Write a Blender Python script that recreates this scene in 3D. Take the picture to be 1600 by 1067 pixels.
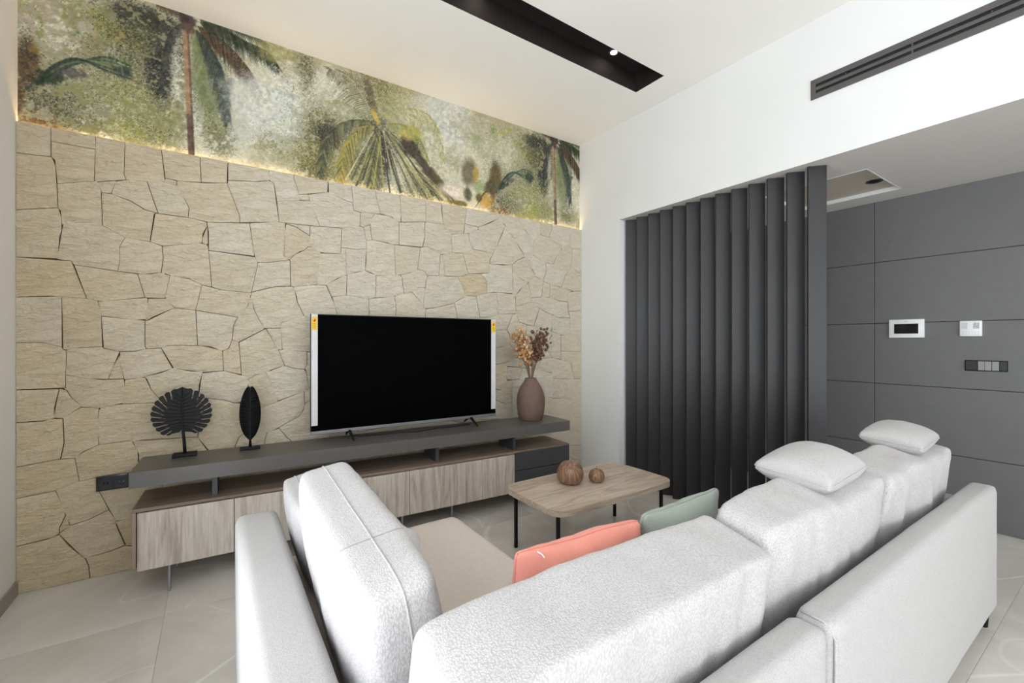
import bpy, bmesh, math, random
import numpy as np
from mathutils import Vector, Matrix, noise

for o in list(bpy.data.objects):
    bpy.data.objects.remove(o)
scene = bpy.context.scene
COL = scene.collection
PI = math.pi

# ------------------------------------------------------------------ camera
CAM_H = 1.4213
YAW = 0.5942
cam_d = bpy.data.cameras.new('camera')
cam_d.sensor_width = 36.0
cam_d.lens = 36.0 * 687.26 / 1600.0
cam_d.clip_start = 0.05
cam = bpy.data.objects.new('camera', cam_d)
COL.objects.link(cam)
cam.location = (0, 0, CAM_H)
cam.rotation_euler = (PI / 2, 0, -YAW)
scene.camera = cam

# ------------------------------------------------------------------ world, sun, daylight, exposure
scene.view_settings.view_transform = 'Standard'
scene.view_settings.look = 'None'
scene.view_settings.gamma = 1.0
scene.view_settings.use_curve_mapping = False
scene.view_settings.exposure = 0.30

world = bpy.data.worlds.new('sky')
scene.world = world
world.use_nodes = True
wn = world.node_tree.nodes
bgd = wn['Background']
bgd.inputs['Color'].default_value = (0.86, 0.93, 1.0, 1)
bgd.inputs['Strength'].default_value = 0.9


def area_light(name, loc, rot, sx, sy, power, col):
    d = bpy.data.lights.new(name, 'AREA')
    d.shape = 'RECTANGLE'
    d.size, d.size_y = sx, sy
    d.energy = power
    d.color = col
    o = bpy.data.objects.new(name, d)
    COL.objects.link(o)
    o.location = loc
    o.rotation_euler = rot
    return o


# daylight entering through the glazing behind and to the left of the camera
area_light('daylight_rear', (1.15, -5.3, 1.5), (PI / 2 + 0.42, 0, 0), 3.9, 2.6, 130, (0.93, 0.965, 1.0))
area_light('daylight_side', (-0.76, -0.7, 1.5), (PI / 2 + 0.30, 0, -PI / 2), 5.2, 2.6, 107, (0.93, 0.965, 1.0))
area_light('daylight_hall', (4.1, -5.4, 1.4), (PI / 2, 0, 0), 1.2, 2.2, 34, (1.0, 1.0, 1.0))

# ------------------------------------------------------------------ helpers

def tag(o, label=None, cat=None, group=None, kind=None):
    if label: o['label'] = label
    if cat: o['category'] = cat
    if group: o['group'] = group
    if kind: o['kind'] = kind
    return o


def empty(name, loc=(0, 0, 0), rz=0.0, label=None, cat=None, group=None):
    o = bpy.data.objects.new(name, None)
    o.empty_display_size = 0.05
    COL.objects.link(o)
    o.location = loc
    o.rotation_euler = (0, 0, rz)
    return tag(o, label, cat, group)


def obj(name, bm, mat, parent=None, smooth=False, auto=None):
    me = bpy.data.meshes.new(name)
    bm.normal_update()
    bm.to_mesh(me)
    bm.free()
    if isinstance(mat, (list, tuple)):
        for m in mat: me.materials.append(m)
    elif mat: me.materials.append(mat)
    if smooth or auto is not None:
        me.polygons.foreach_set('use_smooth', [True] * len(me.polygons))
    o = bpy.data.objects.new(name, me)
    COL.objects.link(o)
    if auto is not None:
        try:
            me.set_sharp_from_angle(angle=auto)
        except Exception:
            pass
    if parent is not None: o.parent = parent
    return o


def box(bm, x0, x1, y0, y1, z0, z1, bev=0.0, seg=2):
    r = bmesh.ops.create_cube(bm, size=1.0)
    vs = r['verts']
    for v in vs:
        v.co.x = (x0 + x1) / 2 + v.co.x * (x1 - x0)
        v.co.y = (y0 + y1) / 2 + v.co.y * (y1 - y0)
        v.co.z = (z0 + z1) / 2 + v.co.z * (z1 - z0)
    if bev > 0:
        es = list({e for v in vs for e in v.link_edges})
        bmesh.ops.bevel(bm, geom=es, offset=bev, segments=seg, profile=0.5, affect='EDGES')
    return bm


def bx(x0, x1, y0, y1, z0, z1, bev=0.0, seg=2):
    return box(bmesh.new(), x0, x1, y0, y1, z0, z1, bev, seg)


def tube(bm, pts, r, n=8, cap=True):
    pts = [Vector(p) for p in pts]
    rs = r if isinstance(r, (list, tuple)) else [r] * len(pts)
    rings = []
    up = None
    for i, p in enumerate(pts):
        t = (pts[min(i + 1, len(pts) - 1)] - pts[max(i - 1, 0)]).normalized()
        if up is None:
            up = Vector((0, 0, 1)) if abs(t.z) < 0.9 else Vector((1, 0, 0))
        s = t.cross(up).normalized()
        up = s.cross(t).normalized()
        rings.append([bm.verts.new(p + (s * math.cos(2 * PI * k / n) + up * math.sin(2 * PI * k / n)) * rs[i]) for k in range(n)])
    for a, b in zip(rings, rings[1:]):
        for k in range(n):
            bm.faces.new((a[k], a[(k + 1) % n], b[(k + 1) % n], b[k]))
    if cap:
        bm.faces.new(rings[0][::-1]); bm.faces.new(rings[-1])
    return bm


def lathe(bm, prof, n=32, cx=0, cy=0):
    rings = []
    for r, z in prof:
        rings.append([bm.verts.new((cx + r * math.cos(2 * PI * k / n), cy + r * math.sin(2 * PI * k / n), z)) for k in range(n)])
    for a, b in zip(rings, rings[1:]):
        for k in range(n):
            bm.faces.new((a[k], a[(k + 1) % n], b[(k + 1) % n], b[k]))
    bm.faces.new(rings[0][::-1]); bm.faces.new(rings[-1])
    return bm


def prism(bm, pts, axis, a, b):
    """extrude a closed 2-D outline along an axis between a and b"""
    def mk(p, t):
        if axis == 'x': return (t, p[0], p[1])
        if axis == 'y': return (p[0], t, p[1])
        return (p[0], p[1], t)
    A = [bm.verts.new(mk(p, a)) for p in pts]
    B = [bm.verts.new(mk(p, b)) for p in pts]
    n = len(pts)
    for i in range(n):
        bm.faces.new((A[i], A[(i + 1) % n], B[(i + 1) % n], B[i]))
    bm.faces.new(A[::-1]); bm.faces.new(B)
    bmesh.ops.recalc_face_normals(bm, faces=bm.faces[:])
    return bm


# ------------------------------------------------------------------ materials

def lin(c):
    return tuple((x / 255 / 12.92 if x / 255 <= 0.04045 else ((x / 255 + 0.055) / 1.055) ** 2.4) for x in c)


class Mat:
    def __init__(s, name, base, rough=0.5, metal=0.0, spec=0.5):
        s.m = bpy.data.materials.new(name)
        s.m.use_nodes = True
        s.t = s.m.node_tree
        s.b = s.t.nodes['Principled BSDF']
        s.b.inputs['Base Color'].default_value = (*lin(base), 1)
        s.b.inputs['Roughness'].default_value = rough
        s.b.inputs['Metallic'].default_value = metal
        s.b.inputs['Specular IOR Level'].default_value = spec
        s._co = {}

    def n(s, kind, **kw):
        nd = s.t.nodes.new(kind)
        for k, v in kw.items():
            if k in nd.inputs: nd.inputs[k].default_value = v
            else: setattr(nd, k, v)
        return nd

    def l(s, a, b): s.t.links.new(a, b)

    def coord(s, scale=(1, 1, 1), which='Object', rot=(0, 0, 0)):
        tc = s.n('ShaderNodeTexCoord')
        mp = s.n('ShaderNodeMapping')
        mp.inputs['Scale'].default_value = scale
        mp.inputs['Rotation'].default_value = rot
        s.l(tc.outputs[which], mp.inputs['Vector'])
        return mp.outputs['Vector']

    def noise(s, vec, scale, detail=4, rough=0.55, dist=0.0):
        nd = s.n('ShaderNodeTexNoise')
        nd.inputs['Scale'].default_value = scale
        nd.inputs['Detail'].default_value = detail
        nd.inputs['Roughness'].default_value = rough
        nd.inputs['Distortion'].default_value = dist
        s.l(vec, nd.inputs['Vector'])
        return nd.outputs['Fac']

    def ramp(s, fac, stops, interp='LINEAR'):
        nd = s.n('ShaderNodeValToRGB')
        nd.color_ramp.interpolation = interp
        e = nd.color_ramp.elements
        while len(e) < len(stops): e.new(0.5)
        for el, (p, c) in zip(e, stops):
            el.position = p
            el.color = (*lin(c), 1) if not isinstance(c, float) else (c, c, c, 1)
        s.l(fac, nd.inputs['Fac'])
        return nd.outputs['Color']

    def mix(s, fac, a, b, mode='MIX'):
        nd = s.n('ShaderNodeMix', data_type='RGBA', blend_type=mode)
        for sock, val in ((nd.inputs[0], fac), (nd.inputs[6], a), (nd.inputs[7], b)):
            if isinstance(val, (int, float)): sock.default_value = val
            elif isinstance(val, tuple): sock.default_value = (*lin(val), 1)
            else: s.l(val, sock)
        return nd.outputs[2]

    def bump(s, h, strength=0.3, dist=0.01, prev=None):
        nd = s.n('ShaderNodeBump')
        nd.inputs['Strength'].default_value = strength
        nd.inputs['Distance'].default_value = dist
        s.l(h, nd.inputs['Height'])
        if prev is not None: s.l(prev, nd.inputs['Normal'])
        s.l(nd.outputs['Normal'], s.b.inputs['Normal'])
        return nd.outputs['Normal']

    def color(s, sock): s.l(sock, s.b.inputs['Base Color'])
    def roughness(s, sock): s.l(sock, s.b.inputs['Roughness'])


def m_paint(name, col, rough=0.6, amp=4):
    M = Mat(name, col, rough, spec=0.3)
    v = M.coord((1, 1, 1))
    f = M.noise(v, 1.3, 3)
    c2 = tuple(max(0, x - amp) for x in col)
    M.color(M.ramp(f, [(0.3, c2), (0.7, col)]))
    M.bump(M.noise(v, 90, 3), 0.05, 0.002)
    return M.m


def m_plain(name, col, rough=0.5, metal=0.0, bump=0.0, bscale=200, spec=0.5, var=6):
    M = Mat(name, col, rough, metal, spec)
    v = M.coord()
    f = M.noise(v, 14, 3)
    c2 = tuple(max(0, x - var) for x in col)
    M.color(M.ramp(f, [(0.3, c2), (0.7, col)]))
    if bump: M.bump(M.noise(v, bscale, 2), bump, 0.002)
    return M.m


def m_emit(name, col, strength):
    M = Mat(name, (0, 0, 0), 0.5)
    M.b.inputs['Emission Color'].default_value = (*lin(col), 1)
    M.b.inputs['Emission Strength'].default_value = strength
    return M.m


def m_wood(name, cols, axis='z', scale=1.0, rough=0.45, bump=0.12):
    """grain runs along the given object axis"""
    M = Mat(name, cols[1], rough, spec=0.35)
    long, cross = 0.35 * scale, 5.0 * scale
    sc = {'x': (long, cross, cross), 'y': (cross, long, cross), 'z': (cross, cross, long)}[axis]
    oi = M.n('ShaderNodeObjectInfo')
    tc = M.n('ShaderNodeTexCoord')
    add = M.n('ShaderNodeVectorMath', operation='ADD')
    M.l(tc.outputs['Object'], add.inputs[0])
    cx = M.n('ShaderNodeCombineXYZ')
    ml = M.n('ShaderNodeMath', operation='MULTIPLY'); ml.inputs[1].default_value = 7.0
    M.l(oi.outputs['Random'], ml.inputs[0])
    for k in range(3): M.l(ml.outputs[0], cx.inputs[k])
    M.l(cx.outputs[0], add.inputs[1])
    mp = M.n('ShaderNodeMapping'); mp.inputs['Scale'].default_value = sc
    M.l(add.outputs[0], mp.inputs['Vector'])
    v = mp.outputs['Vector']
    big = M.noise(v, 1.6, 3, 0.5, 1.2)
    rings = M.n('ShaderNodeMath', operation='MULTIPLY'); rings.inputs[1].default_value = 9.0
    M.l(big, rings.inputs[0])
    fr = M.n('ShaderNodeMath', operation='PINGPONG'); fr.inputs[1].default_value = 1.0
    M.l(rings.outputs[0], fr.inputs[0])
    fine = M.noise(v, 22, 6, 0.7, 0.3)
    c1 = M.ramp(fr.outputs[0], [(0.0, cols[0]), (0.45, cols[1]), (1.0, cols[2])])
    c2 = M.ramp(fine, [(0.3, cols[0]), (0.62, cols[2])])
    M.color(M.mix(0.5, c1, c2))
    M.bump(fine, bump, 0.002)
    return M.m


def m_fabric(name, col, col2, scale=1.0, strength=0.5, slub=True):
    M = Mat(name, col, 0.92, spec=0.15)
    M.b.inputs['Sheen Weight'].default_value = 0.15
    v = M.coord((1, 1, 1))
    a = M.n('ShaderNodeTexVoronoi'); a.inputs['Scale'].default_value = 250 * scale
    mp = M.n('ShaderNodeMapping'); mp.inputs['Scale'].default_value = (1.0, 1.0, 0.62)
    M.l(v, mp.inputs['Vector']); M.l(mp.outputs['Vector'], a.inputs['Vector'])
    fine = M.noise(v, 420 * scale, 2)
    big = M.noise(v, 30, 3)
    base = M.ramp(a.outputs['Distance'], [(0.15, col), (0.75, col2)])
    base = M.mix(0.10, base, M.ramp(big, [(0.35, col2), (0.65, col)]))
    M.color(base)
    mm = M.n('ShaderNodeMath', operation='ADD')
    inv = M.n('ShaderNodeMath', operation='MULTIPLY'); inv.inputs[1].default_value = -1.0
    M.l(a.outputs['Distance'], inv.inputs[0])
    sc = M.n('ShaderNodeMath', operation='MULTIPLY'); sc.inputs[1].default_value = 0.35
    M.l(fine, sc.inputs[0])
    M.l(inv.outputs[0], mm.inputs[0]); M.l(sc.outputs[0], mm.inputs[1])
    M.bump(mm.outputs[0], strength, 0.0022)
    return M.m


MW = {}
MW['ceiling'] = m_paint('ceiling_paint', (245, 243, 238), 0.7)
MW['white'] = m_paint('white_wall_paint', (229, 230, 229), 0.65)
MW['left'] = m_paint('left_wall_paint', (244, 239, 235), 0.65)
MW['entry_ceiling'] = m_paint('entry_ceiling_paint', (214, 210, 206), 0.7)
MW['anthracite'] = m_plain('anthracite_lacquer', (78, 78, 79), 0.42, bump=0.03, var=3)
MW['panel'] = m_plain('grey_wall_panel', (104, 104, 104), 0.5, bump=0.03, var=3)
MW['slat'] = m_plain('black_slat_lacquer', (37, 37, 38), 0.45, bump=0.03, var=3)
MW['black'] = m_plain('matt_black', (17, 17, 18), 0.6, bump=0.05, var=3, spec=0.3)
MW['trough'] = m_plain('trough_black', (44, 39, 38), 0.7, var=4, spec=0.2)
MW['vent'] = m_plain('vent_grey_metal', (92, 89, 88), 0.4, 0.3, var=4)
MW['dark'] = m_plain('deep_black', (8, 8, 8), 0.7, var=2)
MW['slab'] = m_plain('console_dark_grey', (92, 89, 86), 0.38, bump=0.05, bscale=500, var=4)
MW['drawer'] = m_plain('drawer_dark_grey', (66, 67, 69), 0.42, var=3)
MW['edge'] = m_plain('cabinet_edge_taupe', (150, 130, 116), 0.5)
MW['socket'] = m_plain('socket_black_glass', (26, 27, 29), 0.12, var=3)
MW['screen'] = m_plain('screen_black', (3, 3, 4), 0.6, spec=0.02, var=0)
MW['bezel'] = m_plain('bezel_black', (14, 14, 15), 0.35, var=2)
MW['silver'] = m_plain('brushed_silver', (150, 152, 156), 0.35, 0.8)
MW['plastic_white'] = m_plain('white_plastic', (232, 233, 235), 0.35, var=3)
MW['strip'] = m_plain('protective_foam_strip', (205, 204, 206), 0.6)
MW['yellow'] = m_plain('yellow_sticker', (232, 190, 20), 0.5, var=10)
MW['terracotta'] = m_plain('brown_clay', (114, 93, 83), 0.75, bump=0.25, bscale=60, var=10)
MW['mortar'] = m_plain('mortar', (92, 74, 52), 0.95, bump=0.3, bscale=80, var=14)
MW['baseb'] = m_plain('taupe_baseboard_tile', (148, 139, 131), 0.3)
MW['door_wood'] = m_wood('grey_oak_door', [(146, 133, 121), (186, 175, 163), (208, 199, 189)], 'z', 1.0, rough=0.5)
MW['shelf_wood'] = m_wood('taupe_oak_shelf', [(98, 82, 70), (124, 106, 92), (146, 128, 113)], 'x', 1.0)
MW['table_wood'] = m_wood('table_oak', [(156, 136, 119), (192, 174, 156), (214, 199, 182)], 'x', 1.0)
MW['apple_wood'] = m_wood('walnut', [(72, 48, 36), (122, 90, 70), (170, 136, 112)], 'z', 2.6, rough=0.25)
MW['fabric'] = m_fabric('white_boucle_fabric', (197, 195, 195), (172, 169, 169))
MW['fabric_frame'] = m_fabric('white_frame_fabric', (187, 185, 184), (169, 167, 166), 1.3, 0.3)
MW['seat'] = m_fabric('warm_lit_seat_fabric', (230, 220, 210), (206, 194, 184), 1.5, 0.25)  # lighter copy of the sofa fabric, warm light on the seat put into its colour
MW['coral'] = m_fabric('coral_velvet', (234, 158, 142), (222, 142, 126), 2.2, 0.12)
MW['sage'] = m_fabric('sage_velvet', (168, 176, 166), (148, 158, 148), 2.2, 0.15)
MW['led'] = m_emit('led_warm', (255, 214, 146), 26.0)
MW['lamp'] = m_emit('lamp_lens', (255, 244, 226), 30.0)
MW['glass'] = None


def m_glass():
    M = Mat('window_glass', (255, 255, 255), 0.0)
    M.b.inputs['Transmission Weight'].default_value = 1.0
    M.b.inputs['IOR'].default_value = 1.0
    return M.m


MW['glass'] = m_glass()


def m_stone():
    M = Mat('limestone', (200, 186, 158), 0.85, spec=0.2)
    oi = M.n('ShaderNodeObjectInfo')
    v = M.coord((1, 1, 1.0))
    vs = M.coord((1.0, 1.0, 3.2), rot=(0, 0.25, 0))
    big = M.noise(v, 5, 4, 0.6, 0.4)
    str_ = M.noise(vs, 9, 5, 0.65, 1.0)
    fine = M.noise(v, 70, 5, 0.7)
    fleck = M.noise(vs, 26, 4, 0.75, 0.6)
    c = M.mix(0.35, oi.outputs['Color'], M.ramp(big, [(0.3, (190, 179, 154)), (0.7, (220, 212, 195))]))
    c = M.mix(M.ramp(str_, [(0.5, 0.0), (0.72, 0.25)]), c, (176, 152, 112))
    c = M.mix(M.ramp(fleck, [(0.57, 0.0), (0.70, 0.6)]), c, (232, 224, 206))
    c = M.mix(M.ramp(fine, [(0.30, 0.25), (0.5, 0.0)]), c, (140, 122, 92))
    M.color(c)
    n1 = M.bump(str_, 0.9, 0.022)
    n2 = M.bump(fleck, 0.8, 0.010, n1)
    M.bump(fine, 0.35, 0.003, n2)
    return M.m


MW['stone'] = m_stone()


def m_tile():
    M = Mat('polished_grey_marble', (160, 156, 150), 0.10, spec=0.5)
    oi = M.n('ShaderNodeObjectInfo')
    tc = M.n('ShaderNodeTexCoord')
    add = M.n('ShaderNodeVectorMath', operation='ADD')
    M.l(tc.outputs['Object'], add.inputs[0])
    cx = M.n('ShaderNodeCombineXYZ')
    ml = M.n('ShaderNodeMath', operation='MULTIPLY'); ml.inputs[1].default_value = 23.0
    M.l(oi.outputs['Random'], ml.inputs[0])
    M.l(ml.outputs[0], cx.inputs[0]); M.l(ml.outputs[0], cx.inputs[1])
    M.l(cx.outputs[0], add.inputs[1])
    v = add.outputs[0]
    cloud = M.noise(v, 1.6, 5, 0.6, 0.8)
    c = M.ramp(cloud, [(0.3, (196, 190, 182)), (0.5, (212, 207, 200)), (0.72, (226, 222, 216))])
    # thin pale veins: ridges of distorted noise
    for sc, w, amt in ((0.5, 0.0012, 0.55), (0.9, 0.0012, 0.3)):
        nv = M.noise(v, sc, 1.5, 0.4, 0.25)
        sb = M.n('ShaderNodeMath', operation='SUBTRACT'); sb.inputs[1].default_value = 0.5
        M.l(nv, sb.inputs[0])
        ab = M.n('ShaderNodeMath', operation='ABSOLUTE'); M.l(sb.outputs[0], ab.inputs[0])
        c = M.mix(M.ramp(ab.outputs[0], [(0.0, amt), (w, 0.0)]), c, (244, 242, 238))
    M.color(c)
    M.bump(M.noise(v, 3, 2), 0.02, 0.002)
    return M.m


MW['tile'] = m_tile()
# ------------------------------------------------------------------ room shell
XL, XR, YB = -0.9257, 3.3618, 3.635       # left wall, right wall, mural wall
YR = -5.5                                 # glazed rear wall
ZC, ZS = 3.594, 2.642                     # main ceiling, entry ceiling / soffit
ZT = 2.656                                # top of the stone cladding
XD = 4.803                                # dark panelled wall of the entry
YE = 3.9                                  # far end of the entry

def struct(name, bm, m, parent=None):
    o = obj(name, bm, m, parent)
    if parent is None: o['kind'] = 'structure'
    return o

fl = struct('floor', bx(XL - 0.2, XD + 0.3, YR - 0.2, YE + 0.2, -0.12, -0.012), MW['mortar'])
TX, TY = 1.2, 1.225
i0 = -1
xs = [-0.217 + TX * k for k in range(-1, 5)]
ys = [0.46 + TY * k for k in range(-5, 4)]
XE = XD + 0.02
tiles = {}
gx = [XL - 0.05] + [x for x in xs if XL < x < XE] + [XE]
gy = [YR - 0.05] + [y for y in ys if YR < y < YE] + [YE]
for a, b in zip(gx, gx[1:]):
    for c, d in zip(gy, gy[1:]):
        g = 0.0011
        t = obj('tile', bx(a + g - (a + b) / 2, b - g - (a + b) / 2, c + g - (c + d) / 2, d - g - (c + d) / 2, -0.012, 0.0, 0.0006, 1), MW['tile'], fl)
        t.location = ((a + b) / 2, (c + d) / 2, 0)
struct('grout', bx(XL - 0.05, XE, YR, YE, -0.0119, -0.0012), m_plain('pale_grout', (176, 172, 166), 0.8), fl)

struct('wall_left', bx(XL - 0.15, XL, 2.05, YB + 0.15, 0, ZC), MW['left'])
# left wall carries on behind the camera around a tall window
bm = bmesh.new()
box(bm, XL - 0.15, XL, YR - 0.15, -4.15, 0, ZC)
box(bm, XL - 0.15, XL, -4.15, 2.05, 2.95, ZC)
struct('wall_left_rear', bm, MW['left'])
wb = struct('wall_back', bx(XL - 0.15, XR + 0.15, YB, YB + 0.15, 0, ZC), MW['white'])
struct('mortar', bx(XL + 0.001, XR - 0.001, 3.616, YB - 0.0005, 0.001, 2.638), MW['mortar'], wb)
struct('ledge_lip', bx(XL + 0.001, XR - 0.001, 3.6155, 3.6175, 2.638, 2.6555), MW['mortar'], wb)  # added strip that keeps the LED from shining through the block joints

# right wall: pier beside the stone, lintel over the wide opening
bm = bmesh.new()
prof = [(3.054, 0), (YB + 0.15, 0), (YB + 0.15, ZC), (YR - 0.15, ZC), (YR - 0.15, ZS), (3.054, ZS)]
prism(bm, prof, 'x', XR, XR + 0.17)
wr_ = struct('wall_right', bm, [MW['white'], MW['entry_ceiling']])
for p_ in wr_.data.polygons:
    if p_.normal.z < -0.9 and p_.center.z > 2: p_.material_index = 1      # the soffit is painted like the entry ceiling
# rear glazed wall
bm = bmesh.new()
box(bm, XL, XR + 0.17, YR - 0.15, YR, 2.95, ZC)
box(bm, XL - 0.15, -0.85, YR - 0.15, YR, 0, ZC)
box(bm, 3.2, 3.53, YR - 0.15, YR, 0, ZC)
struct('wall_rear', bm, MW['white'])


def window(name, x0, x1, n, z1):
    fr = bmesh.new()
    t = 0.05
    box(fr, x0, x1, YR - 0.1, YR - 0.04, 0, t); box(fr, x0, x1, YR - 0.1, YR - 0.04, z1 - t, z1)
    for k in range(n + 1):
        x = x0 + (x1 - x0 - t) * k / n
        box(fr, x, x + t, YR - 0.1, YR - 0.04, t, z1 - t)
    w = obj(name, fr, MW['anthracite']); w['kind'] = 'structure'
    for k in range(n):
        a = x0 + (x1 - x0 - t) * k / n + t
        b = x0 + (x1 - x0 - t) * (k + 1) / n
        obj('pane', bx(a, b, YR - 0.075, YR - 0.065, t, z1 - t), MW['glass'], w)


window('window_1', -0.85, 3.2, 3, 2.95)
bm = bmesh.new()
for (a, b, c, d) in ((-4.15, -4.09, 0, 2.95), (1.99, 2.05, 0, 2.95), (-4.09, 1.99, 0, 0.06), (-4.09, 1.99, 2.89, 2.95), (-2.33, -2.27, 0.06, 2.89), (-0.12, -0.06, 0.06, 2.89)):
    box(bm, XL - 0.1, XL - 0.04, a, b, c, d)
w2 = struct('window_2', bm, MW['anthracite'])
for a, b in ((-4.09, -2.33), (-2.27, -0.12), (-0.06, 1.99)):
    obj('pane', bx(XL - 0.075, XL - 0.065, a, b, 0.06, 2.89), MW['glass'], w2)

# main ceiling with the long recessed slot
SX0, SX1, SY0, SY1, SD = -0.55, 3.045, 2.284, 2.574, 0.16
bm = bmesh.new()
box(bm, XL - 0.15, XR + 0.17, YR - 0.15, SY0, ZC, ZC + 0.3)
box(bm, XL - 0.15, XR + 0.17, SY1, YB + 0.15, ZC, ZC + 0.3)
box(bm, XL - 0.15, SX0, SY0, SY1, ZC, ZC + 0.3)
box(bm, SX1, XR + 0.17, SY0, SY1, ZC, ZC + 0.3)
struct('ceiling', bm, MW['ceiling'])

# entry: lower ceiling with a square recess, dark panelled wall, end wall
HX0, HX1, HY0, HY1 = 3.82, 4.54, 1.17, 1.9
bm = bmesh.new()
x0, x1 = XR + 0.1702, XD + 0.02
box(bm, x0, x1, YR - 0.15, HY0, ZS, ZS + 0.2)
box(bm, x0, x1, HY1, YE, ZS, ZS + 0.2)
box(bm, x0, HX0, HY0, HY1, ZS, ZS + 0.2)
box(bm, HX1, x1, HY0, HY1, ZS, ZS + 0.2)
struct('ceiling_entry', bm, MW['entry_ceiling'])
struct('wall_entry_end', bx(XR + 0.17, XD + 0.2, YE, YE + 0.15, 0, ZS + 0.2), MW['white'])
struct('wall_entry_rear', bx(4.75, XD + 0.2, YR - 0.15, YR, 0, ZS + 0.2), MW['white'])
we = struct('wall_entry', bx(XD + 0.02, XD + 0.2, YR - 0.15, YE, 0, ZS + 0.2), MW['dark'])
zz = [0.0, 0.529, 1.056, 1.579, 2.112, ZS]
yy = [-5.49, -3.58, -1.08, 1.42, YE - 0.001]
for a, b in zip(yy, yy[1:]):
    for c, d in zip(zz, zz[1:]):
        g = 0.0022
        obj('panel', bx(XD, XD + 0.0195, a + g, b - g, c + g, d - g * (0.2 if d == ZS else 1), 0.001, 1), MW['panel'], we)
struct('baseboard_left', bx(XL, XL + 0.012, 2.05, 3.597, 0.0005, 0.078, 0.001, 1), MW['baseb'])

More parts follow.
